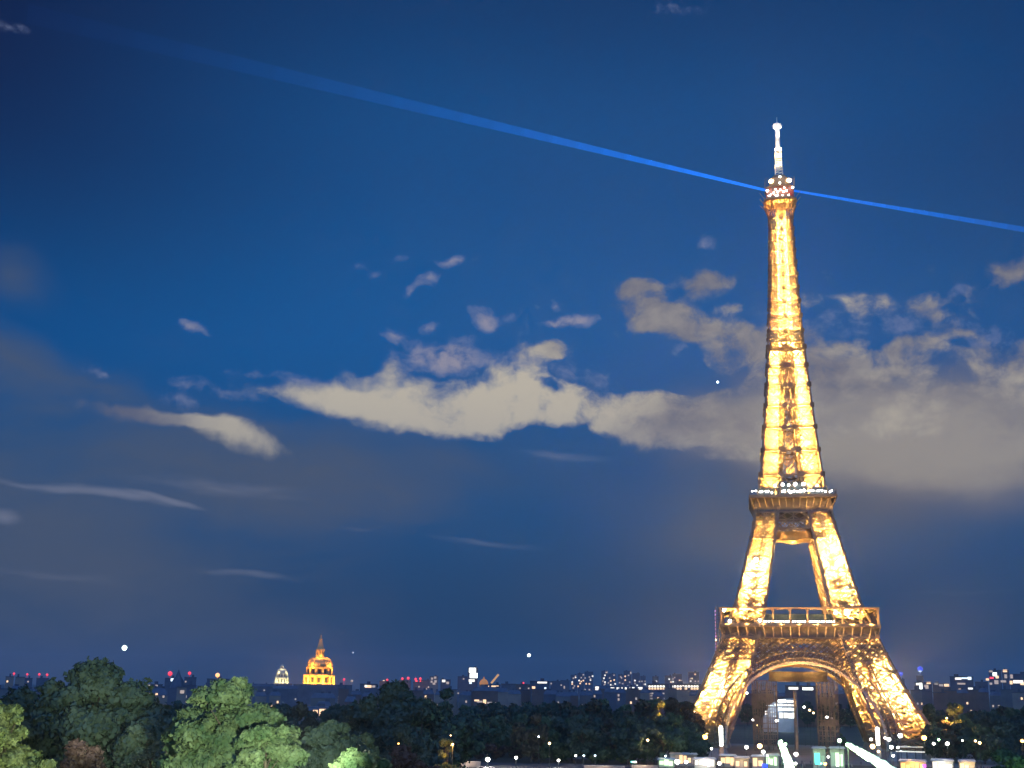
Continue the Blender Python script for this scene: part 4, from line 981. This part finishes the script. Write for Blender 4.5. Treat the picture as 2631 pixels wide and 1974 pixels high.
# ------------------------------------------------------------------ stars and aircraft
for (px, py, d, r, cc_, lb) in ((320, 1665, 5000, 9.5, (.75, 1, .9), 'brightest white-green star just above the tall dark tree'), (1359, 1684, 5000, 6.5, (.85, 1, .95), 'bright white star over the middle of the skyline'), (907, 1677, 5000, 3.6, (.8, .8, .95), 'faint star right of the golden dome'), (1844, 982, 9000, 8, (.85, .95, 1), 'white star in the dark gap of cloud left of the tower shaft')):
    p = at(px, py, d); o = bpy.data.objects.new('star', ico(r, 2)); o.data.materials.append(emat('star_light', cc_, 6 if r > 4 else .7)); C.objects.link(o); o.location = p
    tag(o, lb, 'star', 'stars')

# ------------------------------------------------------------------ lamps, kiosks and water jets around the tower base
m_post = mat('lamp_post_metal', (.06, .065, .06), .5, .6)
LM = {'warm': emat('warm_lamp', (1, .62, .25), 9), 'white': emat('white_lamp', (1, .95, .85), 12), 'green': emat('green_white_lamp', (.6, 1, .55), 10), 'orange': emat('orange_lamp', (1, .42, .08), 8), 'cool': emat('cool_lamp', (.7, .85, 1), 8), 'teal': emat('teal_lamp', (.1, .9, .7), 5)}
LC = {'warm': (1, .62, .28), 'white': (1, .93, .8), 'green': (.6, 1, .5), 'orange': (1, .45, .1), 'cool': (.75, .88, 1), 'teal': (.1, 1, .8)}
def street_lamp(px, py, dist, rpx, kk, label, power=1500, cat='street lamp', group='street lamps around the tower base'):
    p = at(px, py, dist); gz = ground_z(p.x*.25, p.y); u = dist/FPX; r = rpx*u; h = max(2.5, p.z-gz)
    t = thing('street_lamp', label, cat, (p.x, p.y, gz), 0, group)
    MB().lathe([(.22, 0), (.18, .6), (.1, .8), (.07, h-r*.8)], 8).build('post', m_post, t)
    MB().lathe([(r*.35, h+r*.8), (r*.6, h+r*.95), (.1, h+r*1.25)], 8).build('cap', m_post, t)
    MB().lathe([(r*.35, h-r*.9), (r*.85, h-r*.5), (r, h), (r*.85, h+r*.5), (r*.35, h+r*.8)], 10).build('globe', LM[kk], t, True)
    if power: lamp(t, (0, -r*1.3-.3, h), power, LC[kk], .3)
    return t
SL = [(1722, 1838, 540, 3, 'orange', 'small orange lamp added to gild the tree left of the tower foot', 14000), (2432, 1846, 577, 3, 'orange', 'small orange lamp added to gild the tree right of the tower foot', 12000), (2006, 1906, 335, 9, 'green', 'green-white lamp added for the flare at the tip of the upright water jet', 6000), (2178, 1914, 335, 9, 'green', 'green-white lamp added for the flare at the tip of the diagonal water jet', 6000), (1163, 1913, 247, 5, 'orange', 'orange lamp on the right side of the orange tree', 3000), (1158, 1890, 258, 3, 'warm', 'small cream lamp above the orange tree', 0), (1168, 1948, 470, 6.5, 'white', 'white lamp directly below the orange tree', 900), (1073, 1964, 300, 6, 'white', 'white lamp near the bottom left of the quay row', 400),  # lamps by the gold-lit trees and jet tips are added for their glow
      (1253, 1968, 480, 10, 'white', 'largest blazing lamp on the bottom edge left of the small bright lamps', 3500), (1326, 1947, 480, 6.5, 'white', 'white lamp between the rounded trees and the teal tree', 900), (1024, 1911, 186, 4, 'orange', 'little amber lamp in the dull brown-green tree', 60), (1384, 1893, 500, 4, 'cool', 'tiny pale blue lamp over the rounded trees', 0),
      (1412, 1910, 480, 5.5, 'warm', 'warm lamp above the teal tree', 1300), (1435, 1971, 480, 6, 'white', 'white lamp under the teal tree at the bottom edge', 600), (1479, 1942, 500, 4.5, 'white', 'left lamp of three small ones above the quay wall', 200), (1500, 1942, 500, 4, 'cool', 'middle lamp of three small ones above the quay wall', 0),
      (1529, 1942, 500, 4, 'cool', 'right lamp of three small ones above the quay wall', 0), (1664, 1902, 500, 5.5, 'warm', 'warm lamp in the tree left of the tower foot', 1600), (1729, 1898, 510, 7, 'orange', 'orange haloed lamp left of the blazing one', 2500), (1811, 1894, 515, 12, 'orange', 'big blazing orange lamp in front of the left tower foot', 6000),
      (1710, 1943, 505, 4, 'cool', 'small bluish lamp above the green-lit kiosk', 200), (1400, 1824, 1000, 5, 'warm', 'dim round lamp far up in the dark wood', 0), (1463, 1817, 1000, 4, 'cool', 'faint bluish lamp far up in the dark wood', 0), (2374, 1896, 520, 11, 'orange', 'big blazing orange lamp right of the right tower foot', 6000),
      (2626, 1904, 500, 7, 'orange', 'orange lamp cut by the right edge', 2500), (2434, 1911, 520, 8, 'white', 'white lamp of a stacked pair right of the orange lamp', 1200), (2399, 1911, 515, 6, 'white', 'slanted white lamp just right of the big orange lamp', 900), (2412, 1901, 540, 5, 'green', 'pale green lamp between the orange and the stacked white lamp', 300),
      (2473, 1903, 540, 3.5, 'white', 'tiny white lamp alone right of the stacked lamps', 0), (2506, 1904, 540, 5, 'warm', 'left lamp of the warm pair at the right', 300), (2517, 1909, 530, 6, 'warm', 'right lamp of the warm pair at the right', 700), (2157, 1903, 500, 9, 'green', 'round green-haloed lamp before the slim green tree', 3000),
      (2045, 1938, 480, 9, 'white', 'round white lamp right of the upright water jet', 1500), (1996, 1852, 700, 7, 'white', 'white lamp on the ground below the lit exhibition hall', 600), (1935, 1850, 690, 5, 'white', 'white lamp left of the lit exhibition hall', 300), (2124, 1843, 700, 6.5, 'white', 'white lamp over a trunk at the right scaffold tower', 600), (1947, 1864, 660, 4, 'warm', 'small warm lamp under the left scaffold tower', 200),
      (1911, 1786, 800, 4, 'white', 'high small white lamp at the left rim of the arch', 0), (1919, 1781, 800, 5, 'white', 'second high white lamp near the left rim of the arch', 0), (2066, 1817, 720, 5, 'white', 'white lamp at the head of the string right of the hall', 200), (2080, 1825, 720, 5, 'warm', 'second lamp of the string right of the hall', 0), (2090, 1832, 720, 4.5, 'warm', 'third lamp of the string right of the hall', 0),
      (2238, 1900, 500, 6, 'white', 'white lamp left of the right white light column', 800), (2284, 1900, 500, 8, 'white', 'white lamp just right of the right white light column', 1500), (2274, 1896, 505, 5, 'white', 'smaller white lamp behind the one right of the light column', 0), (2290, 1920, 490, 8, 'white', 'tall white lamp right of the crossing jets', 900), (2313, 1890, 510, 10, 'cool', 'blazing bluish white floodlight by the right pedestal', 5000),
      (2307, 1921, 490, 5, 'white', 'small white lamp under the bluish floodlight', 300), (2295, 1942, 480, 6, 'white', 'low white lamp below the tall white lamp', 300), (2257, 1931, 485, 6, 'warm', 'warm lamp beside the diagonal jet', 500), (2242, 1918, 490, 11, 'warm', 'broad cream lamp cluster above the diagonal jet', 2000), (1952, 1917, 500, 11, 'warm', 'flaring cream lamp left of the upright jet', 2500),
      (1961, 1932, 490, 8, 'white', 'white lamp under the flaring cream lamp', 600), (1918, 1920, 500, 8, 'white', 'oblong white lamp left of the flaring cream lamp', 600), (2018, 1912, 500, 6, 'green', 'pale lamp touching the top of the upright jet', 600), (1828, 1924, 500, 5, 'white', 'small grey-white lamp pair left of the light column', 200), (1740, 1958, 485, 11, 'white', 'white lamp between the two left kiosks', 800),
      (1763, 1958, 485, 8, 'white', 'upright white lamp left of the white kiosk', 500), (1848, 1965, 480, 8, 'white', 'white lamp with red rim right of the white kiosk', 400), (2109, 1962, 480, 5, 'teal', 'teal lamp at the foot of the green panel', 900), (2128, 1945, 485, 5, 'white', 'white lamp right of the teal glow', 300), (2044, 1962, 478, 6, 'white', 'small white lamp near the bottom below the round white lamp', 300), (2120, 1963, 478, 7, 'orange', 'orange lamp in the red glow', 1200), (2152, 1966, 478, 5, 'white', 'white headlamp in the red glow', 0)]
for (px, py, d, r, kk, lb, pw) in SL: street_lamp(px, py, d, r*.56, kk, lb, pw)
# unseen lamps added below the bottom edge to light the foreground trees
def unseen_tree_lamp(px, dist, h, power, col, label):
    p = at(px, 1900, dist); gz = ground_z(p.x*.25, p.y)
    h = min(h, at(px, 2010, dist).z-gz)
    t = thing('unseen_tree_lamp', label, 'garden lamp', (p.x, p.y, gz), 0, 'unseen lamps added under the foreground trees')
    MB().lathe([(.16, 0), (.12, .5), (.06, .7), (.05, h-.25)], 8).build('post', m_post, t)
    MB().lathe([(.12, h-.25), (.24, h-.1), (.24, h+.1), (.1, h+.25)], 10).build('globe', LM['green'], t, True)
    lamp(t, (0, -.5, h), power, col, .25)
unseen_tree_lamp(120, 84, 4.5, 2200, (.95, 1, .5), 'unseen added lamp lighting the yellow-green tree')
unseen_tree_lamp(-60, 80, 4.0, 1000, (.95, 1, .5), 'unseen added lamp left of the yellow-green tree')
unseen_tree_lamp(840, 96, 6.0, 9000, (.85, 1, .68), 'unseen added lamp right of the big green tree')
unseen_tree_lamp(690, 86, 3.5, 5000, (.85, 1, .68), 'unseen added lamp in front of the big green tree')
unseen_tree_lamp(1000, 64, 3.2, 500, (.7, 1, .65), 'unseen added lamp below the bright green treetops')
unseen_tree_lamp(380, 140, 8.0, 6000, (1, .8, .6), 'unseen added lamp right of the tall dark tree')
unseen_tree_lamp(220, 88, 4, 300, (1, .7, .5), 'unseen added lamp below the copper bush')
unseen_tree_lamp(1020, 150, 6, 4000, (1, .85, .7), 'unseen added lamp below the grey-green trees')
unseen_tree_lamp(2590, 215, 6, 5000, (.5, 1, .35), 'unseen added lamp below the green tree in the right corner')
def unseen_flood(px, dist, tx, ty, tdist, power, col, cone, label):  # unseen floodlights added below the frame to brighten the foreground trees
    gz = ground_z(0, dist); zz = at(px, 2030, dist).z; p = at(px, 2030, dist); q = at(tx, ty, tdist)
    t = thing('unseen_floodlight', label, 'floodlight', (p.x, p.y, gz), 0, 'unseen floodlights added for the foreground trees')
    hh = max(.5, zz-gz); d = (q-p).normalized(); e = d.to_track_quat('-Z', 'Y').to_euler()
    MB().lathe([(.12, 0), (.1, .1), (.05, .15), (.05, hh-.1)], 8).build('stand', m_post, t)
    b = MB().box(-.3, .3, -.22, .22, -.02, .2).build('housing', m_post, t, loc=(0, 0, hh)); b.rotation_euler = e
    lamp(t, Vector((0, 0, hh))+d*.5, power, col, .3, 'flood_beam', 'SPOT', e, cone)
unseen_flood(800, 50, 640, 1850, 116, 340000, (.90, 1, .70), R(24), 'unseen added floodlight turned to the big green tree')
unseen_flood(420, 40, 20, 1880, 92, 80000, (.95, 1, .66), R(26), 'unseen added floodlight turned to the yellow-green tree')
unseen_flood(1250, 45, 960, 1960, 78, 7000, (.85, 1, .8), R(20), 'unseen added floodlight turned to the small bright treetops')
unseen_flood(150, 60, 290, 1730, 172, 130000, (.95, .92, .75), R(9), 'unseen added floodlight grazing the tall dark tree')
unseen_flood(1500, 60, 900, 1900, 150, 90000, (.95, .92, .8), R(24), 'unseen added floodlight grazing the grey-green trees')
# illuminated white columns at the pedestals
for (px, y0, y1, lb) in ((1852, 1866, 1916, 'upright glowing white light column before the left tower foot'), (2254, 1869, 1914, 'upright glowing white light column before the right tower foot')):
    p = at(px, y0, 520); q = at(px, y1, 520); u = 520/FPX
    t = thing('light_column', lb, 'light column', (p.x, p.y, 0), 0, 'glowing white light columns')
    MB().box(-.8, .8, -.8, .8, 0, q.z-.1).build('plinth', m_stone, t)
    MB().lathe([(4*u, q.z-.1), (4.6*u, p.z-.6), (3.0*u, p.z)], 12).build('glowing_shaft', LM['white'], t)
# exhibition hall seen through the arch
p = at(2005, 1846, 950); zt = at(2005, 1794, 950).z; u = 950/FPX; w = 42*u
t = thing('exhibition_hall', 'blazing white vaulted exhibition hall seen through the arch', 'hall', (p.x, p.y, 0), -math.atan2(p.x, p.y))
mb = MB(); pr_ = [(-w, 0), (-w*.95, zt*.45), (-w*.6, zt*.8), (0, zt*.97), (w*.6, zt), (w, zt*.98), (w, 0)]
mb.hull([(x, 0, z) for x, z in pr_], [(x, 26, z) for x, z in pr_]); mb.build('vaulted_shell', mat('grey_membrane', (.22, .24, .26), .5, 0, (.16, .18, .2), .2), t)
zl = lambda py: at(2005, py, 950).z
for (x0, x1, y0, y1, kk) in ((-w*.1, w*.92, 1797, 1806, 'hot'), (-w*.3, w*.95, 1808, 1815, 'white'), (-w*.1, w*.95, 1818, 1827, 'hot'), (-w*.05, w*.95, 1831, 1846, 'hot'), (-w*.9, -w*.3, 1829, 1833, 'warm'), (-w*.8, -w*.35, 1812, 1815, 'cool'), (-w*.85, -w*.2, 1839, 1841, 'white'), (-w*.86, -w*.66, 1826, 1838, 'white')):
    nq = max(1, int((x1-x0)/2.6))
    for q in range(nq):
        xa = x0+(x1-x0)*q/nq; MB().box(xa, xa+(x1-x0)/nq*rnd.uniform(.8, .93), -.5, -.02, zl(y1)+.25, zl(y0)-rnd.uniform(.1, .6)).build('lit_glazing', WIN[kk if rnd.random() < .8 else 'white'], t)
lamp(t, (-w*.5, -9, 16), 9000, (.75, .88, 1), .4, 'shell_fill_light'); lamp(t, (w*.3, -9, 3), 700, (.75, .88, 1), .4, 'shell_fill_light')  # unseen cool lamps added in front to lighten the hall's shell
for (px0, px1, py, kk, lb) in ((2061, 2090, 1770, 'hot', 'dark block with a bright white sign seen under the arch crown'), (2025, 2052, 1769, 'white', 'dark block with a smaller cream sign under the arch crown')):
    city(px0-8, px1+8, py-8, 1100, wall=3, desc=lb, wins=[((px0+px1)/2, py, kk, px1-px0-4, 6)], name='block_with_sign')
# brown pole by the scaffold
p = at(2046, 1891, 600); zt = at(2044, 1776, 600).z
t = thing('brown_pole', 'tall thin brown pole standing right of the exhibition hall', 'pole', (p.x, p.y, 0)); MB().lathe([(.95, 0), (.6, zt)], 8).build('shaft', m_scaf, t); MB().lathe([(1.4, -.1), (1.3, .8)], 8).build('base', m_stone, t)
lamp(t, (2, -5, 6), 900, (1, .55, .25), .2, 'up_light')

# esplanade under the tower
e0 = TM @ Vector((0, 0, 0))
mb = MB(); pts = [TM @ Vector(v) for v in ((-95, -100, .01), (95, -100, .01), (95, 90, .01), (-95, 90, .01))]; mb.hull([p_-Vector((0, 0, .8)) for p_ in pts], [p_+Vector((0, 0, .03)) for p_ in pts]); tag(mb.build('esplanade', m_pave), kind='structure')

# kiosks, walls and vehicles along the bottom edge
m_white = mat('white_panel', (.36, .35, .31), .6, 0, (.26, .26, .23), .4); m_awn = mat('striped_awning', (.55, .5, .42), .7)
KL = {k: emat('kiosk_light_'+k, v, 1.5) for k, v in LC.items()}; KD = {k: emat('dim_kiosk_light_'+k, v, .22) for k, v in LC.items()}
def kiosk(px0, px1, pyt, dist, kk, st, label, name='kiosk', cat='kiosk', wallm=None, power=600):
    a, b = at(px0, pyt, dist), at(px1, pyt, dist); c = (a+b)/2; w = (b-a).length; h = max(2.6, c.z); t = thing(name, label, cat, (c.x, c.y, 0), -math.atan2(c.x, c.y), 'lit kiosks along the quay')
    MB().box(-w/2, w/2, 0, 3.5, 0, h-.5).build('wall', wallm or m_white, t)
    r = MB(); r.hull([(-w/2-.5, -1.6, h-.6), (w/2+.5, -1.6, h-.6), (w/2+.5, 4, h-.6), (-w/2-.5, 4, h-.6)], [(-w/2, -.6, h), (w/2, -.6, h), (w/2, 3.6, h), (-w/2, 3.6, h)]); r.build('roof', m_awn, t)
    nb = max(2, int(w/1.5)); gq = random.Random(int(px0))
    for q in range(nb):
        x0 = -w/2+.3+(w-.6)*q/nb; MB().box(x0, x0+(w-.6)/nb*gq.uniform(.7, .95), -.12, -.02, h*gq.uniform(.12, .35), h*gq.uniform(.6, .82)).build('lit_front', KL[kk] if gq.random() < .7 else KD[kk], t)
    for s in (-1, 1): MB().lathe([(.09, 0), (.08, h-.6)], 6).build('post', m_post, t, loc=(s*(w/2+.3), -1.4, 0))
    if power: lamp(t, (0, -3.2, h*.8), power, LC[kk], .3)
    return t
kiosk(1692, 1733, 1948, 495, 'green', 2.5, 'kiosk glowing green-white at the left end of the bottom row')
kiosk(1784, 1838, 1947, 492, 'white', 3.2, 'square glowing white kiosk left of the tower axis', power=1500)
kiosk(1888, 1924, 1944, 492, 'warm', 2.4, 'cream glowing kiosk between the white kiosk and the upright jet')
kiosk(1932, 1964, 1940, 488, 'warm', .35, 'dull beige kiosk left of the upright jet', power=200)
kiosk(1966, 2000, 1937, 495, 'green', .7, 'pale green lit kiosk touching the upright jet', power=400)
kiosk(2088, 2120, 1919, 505, 'green', .35, 'left pale green wall panel right of the round white lamp', 'wall_panel', 'panel', power=300)
kiosk(2132, 2168, 1919, 505, 'green', .3, 'right pale green wall panel under the round green lamp', 'wall_panel', 'panel', power=300)
kiosk(2312, 2378, 1952, 480, 'orange', 2.2, 'kiosk with a glowing orange awning front', power=2500)
kiosk(2394, 2448, 1950, 480, 'white', 3.4, 'glowing white kiosk right of the orange one', power=1500)
kiosk(2464, 2504, 1952, 480, 'warm', 3.6, 'glowing cream-white kiosk right of the white one', power=1500)
kiosk(1722, 1790, 1934, 505, 'warm', .25, 'low dull stone hut behind the white kiosk', 'stone_hut', 'hut', power=0)
kiosk(1850, 1890, 1938, 505, 'warm', .25, 'low dull hut behind the light column', 'stone_hut', 'hut', power=0)
# long canopies
for (px0, px1, py, lb) in ((2306, 2372, 1918, 'upper long flat white canopy right of the bluish floodlight'), (2302, 2376, 1930, 'lower long flat white canopy above the orange kiosk')):
    a, b = at(px0, py, 500), at(px1, py, 500); c = (a+b)/2; w = (b-a).length/2
    t = thing('flat_canopy', lb, 'canopy', (c.x, c.y, 0), -math.atan2(c.x, c.y), 'long flat canopies by the right foot')
    MB().box(-w, w, -2, 2, c.z-.35, c.z).build('roof', m_white, t)
    for s in (-1, -.3, .4, 1): MB().lathe([(.1, 0), (.1, c.z-.35)], 6).build('post', m_post, t, loc=(s*(w-.4), 0, 0))
    MB().box(-w, w, -2.06, -2.0, c.z-.3, c.z-.05).build('light_strip', emat('canopy_strip', (1, .95, .85), 1.2 if py > 1920 else .5), t)
# quay walls with lit copings
for (px0, px1, py, lb) in ((1500, 1606, 1967, 'pale lit quay wall left of the cyan flash'), (1622, 1690, 1966, 'pale lit quay wall right of the cyan flash'), (1175, 1235, 1956, 'short pale quay wall by the orange tree')):
    a, b = at(px0, py, 478), at(px1, py, 478); c = (a+b)/2; w = (b-a).length/2
    t = thing('quay_wall', lb, 'wall', (c.x, c.y, 0), -math.atan2(c.x, c.y), 'low quay walls')
    MB().box(-w, w, -.4, .4, 0, max(.5, c.z-.25)).build('masonry', m_stone, t); MB().box(-w-.1, w+.1, -.5, .5, max(.5, c.z-.25), max(.7, c.z)).build('coping', m_white, t)
    lamp(t, (0, -3, 2.6), 700, (1, .7, .5), .2, 'wall_light'); lamp(t, (-w*.7, -3, 2.6), 500, (1, .7, .5), .2, 'wall_light')
# vehicles with lights on the bridge approach
m_car = mat('car_paint', (.05, .05, .06), .25, .3); m_tyre = mat('tyre', (.02, .02, .02), .9); m_cg = mat('car_glass', (.02, .025, .03), .1)
WIN['tail'] = emat('tail_light', (1, .03, .02), 8)
def car(px, py, dist, label, rot, tail=True, col=None):
    p = at(px, py, dist); t = thing('parked_car', label, 'car', (p.x, p.y, .04), rot, 'cars on the quay road')
    b = MB(); b.hull([(-.9, -2.2, .3), (.9, -2.2, .3), (.9, 2.2, .3), (-.9, 2.2, .3)], [(-.88, -2.15, .95), (.88, -2.15, .95), (.88, 2.15, .85), (-.88, 2.15, .85)]); b.build('body', col or m_car, t)
    b = MB(); b.hull([(-.8, -1.5, .94), (.8, -1.5, .94), (.8, .9, .9), (-.8, .9, .9)], [(-.65, -1.0, 1.45), (.65, -1.0, 1.45), (.65, .3, 1.45), (-.65, .3, 1.45)]); b.build('cabin', m_cg, t)
    for sx in (-1, 1):
        for sy in (-1.4, 1.4):
            w = MB(); w.lathe([(.33, -.11), (.33, .11)], 14); o = w.build('wheel', m_tyre, t, loc=(sx*.85, sy, .33)); o.rotation_euler = (0, math.pi/2, 0)
        MB().box(sx*.62-.2, sx*.62+.2, -2.24, -2.16, .6, .85).build('tail_light', WIN['tail'], t)
        MB().box(sx*.62-.2, sx*.62+.2, 2.16, 2.24, .55, .75).build('headlight', WIN['white'], t)
    lamp(t, (0, -2.9, .8), 350, (1, .04, .02), .1, 'tail_glow')
for (px, py, lb, rt, cc_) in ((2137, 1974, 'left car of the red-lit group below the green panels', .1, None), (2158, 1975, 'middle car of the red-lit group below the green panels', -.15, None), (2180, 1976, 'right car of the red-lit group below the green panels', .05, None), (2540, 1971, 'red car left of the green tree in the corner', 1.2, mat('red_car_paint', (.45, .02, .02), .3))):
    car(px, py, 488, lb, rt, col=cc_)
# small coloured signs
for (px, py, sw, sh, col_, lb) in ((1965, 1968, 13, 9, (.02, .05, 1), 'small deep blue glowing sign by the beige kiosk'), (2100, 1950, 12, 26, (.1, .95, .75), 'upright teal glowing sign in front of the left green panel'), (1628, 1958, 14, 4, (.05, .9, .8), 'short cyan flash on the quay between the walls'), (2375, 1968, 8, 7, (.8, .1, .8), 'small magenta sign at the corner of the orange kiosk'), (1972, 1942, 5, 5, (.9, .9, .8), 'small pale board behind the jet')):
    p = at(px, py, 476); u = 476/FPX; t = thing('glowing_sign', lb, 'sign', (p.x, p.y, 0), -math.atan2(p.x, p.y))
    MB().lathe([(.08, 0), (.08, max(.4, p.z-sh*u/2))], 6).build('post', m_post, t)
    z = max(.4+sh*u/2, p.z); MB().box(-sw*u/2, sw*u/2, -.12, .12, z-sh*u/2, z+sh*u/2).build('sign_panel', emat('sign_glow', col_, 2.2), t)
# floodlit water jets
m_jet = mat('foaming_water', (.8, .85, .82), .45, 0, (.65, .72, .68), .8)
def jet(pts, label, dist):
    P = [at(px, py, dist) for px, py, w in pts]; u = dist/FPX; base = P[0]
    t = thing('water_jet', label, 'fountain jet', (base.x, base.y, ground_z(base.x*.25, base.y)), 0, 'floodlit fountain jets')
    o0 = t.location; mb = MB(); n = 40; K = 12; k0 = 0; gg = random.Random(len(label)); ring0 = None
    cs = []
    for i in range(n+1):
        f = i/n*(len(P)-1); j = min(int(f), len(P)-2); c = lerp(P[j], P[j+1], f-j)-o0; w = (pts[j][2]*(1-f+j)+pts[j+1][2]*(f-j))*u/2; cs.append((c, w))
    d = (cs[-1][0]-cs[0][0]).normalized(); a = d.cross(Vector((0, 1, 0))).normalized(); b = d.cross(a)
    for i, (c, w) in enumerate(cs):
        for q in range(K):
            an = 2*math.pi*q/K; r = w*(1+gg.uniform(-.22, .22)); mb.v.append(tuple(c+a*r*math.cos(an)+b*r*math.sin(an)))
        if i:
            for q in range(K):
                mb.f.append(((i-1)*K+q, (i-1)*K+(q+1) % K, i*K+(q+1) % K, i*K+q))
    mb.f.append(tuple(range(K-1, -1, -1))); mb.f.append(tuple(len(mb.v)-K+q for q in range(K)))
    mb.build('water_column', m_jet, t, True)
    nz = MB(); nz.lathe([(.8, -.2), (.6, .8), (.35, 1.3)], 10); nz.build('nozzle', m_post, t)
    for f in (.15, .5, .85):
        c, w = cs[int(f*n)]; lamp(t, c+Vector((1.2, -6, -2.5)), 16000, (.62, 1, .5), .25, 'jet_fill_light')  # unseen floating lamps added along the jet to whiten its water
jet([(2036, 2010, 25), (2026, 1965, 23), (2012, 1925, 16), (2004, 1907, 12), (2002, 1902, 6)], 'upright blazing green-white water jet before the tower base', 330)
jet([(2330, 2010, 28), (2262, 1962, 23), (2215, 1935, 17), (2184, 1916, 12), (2176, 1910, 6)], 'diagonal blazing green-white water jet leaning left under the right leg', 330)

# ------------------------------------------------------------------ night air
hz = bpy.data.materials.new('haze'); hz.use_nodes = True; hn = hz.node_tree; hn.nodes.clear()
pv = hn.nodes.new('ShaderNodeVolumePrincipled'); pv.inputs['Color'].default_value = (.9, .93, 1, 1); pv.inputs['Density'].default_value = 6.2e-5; pv.inputs['Anisotropy'].default_value = .3
hn.links.new(pv.outputs[0], hn.nodes.new('ShaderNodeOutputMaterial').inputs['Volume'])
tag(MB().box(-13000, 13000, -1500, 15000, -4, 345).build('haze', hz), kind='stuff')

# ------------------------------------------------------------------ people strolling on the quay
def make_person_mesh(seed):
    g = random.Random(seed); st = g.uniform(-.16, .16)
    J = [(0, 0, .95, .15), (0, 0, 1.15, .14), (0, .01, 1.38, .16), (0, .01, 1.5, .06), (0, .02, 1.58, .075), (0, .02, 1.7, .085),
         (.1, st*.3, .88, .1), (.11, st, .48, .07), (.12, st*1.4-.03, .08, .045), (.12, st*1.4+.12, .03, .04),
         (-.1, -st*.3, .88, .1), (-.11, -st, .48, .07), (-.12, -st*1.4-.03, .08, .045), (-.12, -st*1.4+.12, .03, .04),
         (.2, 0, 1.4, .065), (.25, -st*.6, 1.12, .048), (.25, .08-st, .87, .035), (-.2, 0, 1.4, .065), (-.25, st*.6, 1.12, .048), (-.25, .08+st, .87, .035)]
    Ed = [(0, 1), (1, 2), (2, 3), (3, 4), (4, 5), (0, 6), (6, 7), (7, 8), (8, 9), (0, 10), (10, 11), (11, 12), (12, 13), (2, 14), (14, 15), (15, 16), (2, 17), (17, 18), (18, 19)]
    me = bpy.data.meshes.new('skeleton'); me.from_pydata([j[:3] for j in J], Ed, []); o = bpy.data.objects.new('skeleton', me); C.objects.link(o)
    md = o.modifiers.new('skin', 'SKIN'); o.modifiers.new('sub', 'SUBSURF').levels = 1
    for v, j in zip(me.skin_vertices[0].data, J): v.radius = (j[3], j[3])
    me.skin_vertices[0].data[0].use_root = True
    dg = bpy.context.evaluated_depsgraph_get(); dg.update(); out = bpy.data.meshes.new_from_object(o.evaluated_get(dg)); bpy.data.objects.remove(o); out.name = 'person'
    return out
clothes = [mat('dark_clothes', (.03, .03, .04), .9, 0, (.05, .045, .05), 4), mat('blue_clothes', (.04, .06, .12), .9, 0, (.03, .05, .09), 4), mat('pale_clothes', (.35, .33, .3), .9, 0, (.28, .26, .24), 4)]
bodies = [make_person_mesh(k) for k in range(3)]
for b_, m_ in zip(bodies, clothes): b_.materials.clear(); b_.materials.append(m_)
hair = MB().lathe([(.06, 1.66), (.105, 1.7), (.1, 1.77), (.04, 1.81)], 10); hm = bpy.data.meshes.new('hair'); hm.from_pydata(hair.v, [], hair.f); hm.materials.append(mat('dark_hair', (.03, .02, .015), .8))
gp = random.Random(21)
kinds = ['person in dark clothes walking on the quay among the kiosks', 'person in blue clothes walking on the quay among the kiosks', 'person in pale clothes walking on the quay among the kiosks']
for k in range(36):
    px = gp.choice([gp.uniform(1838, 1890), gp.uniform(2005, 2086), gp.uniform(2172, 2310), gp.uniform(2446, 2600), gp.uniform(1560, 1690)]); d = gp.uniform(498, 535); p = at(px, 1960, d); q = k % 3
    o = bpy.data.objects.new('person', bodies[q]); C.objects.link(o); o.location = (p.x, p.y, .05); o.rotation_euler.z = gp.uniform(0, 6.28); sc = gp.uniform(.94, 1.06); o.scale = (sc, sc, sc)
    tag(o, kinds[q], 'person', ('people in dark clothes', 'people in blue clothes', 'people in pale clothes')[q])
    h_ = bpy.data.objects.new('hair', hm); C.objects.link(h_); h_.parent = o
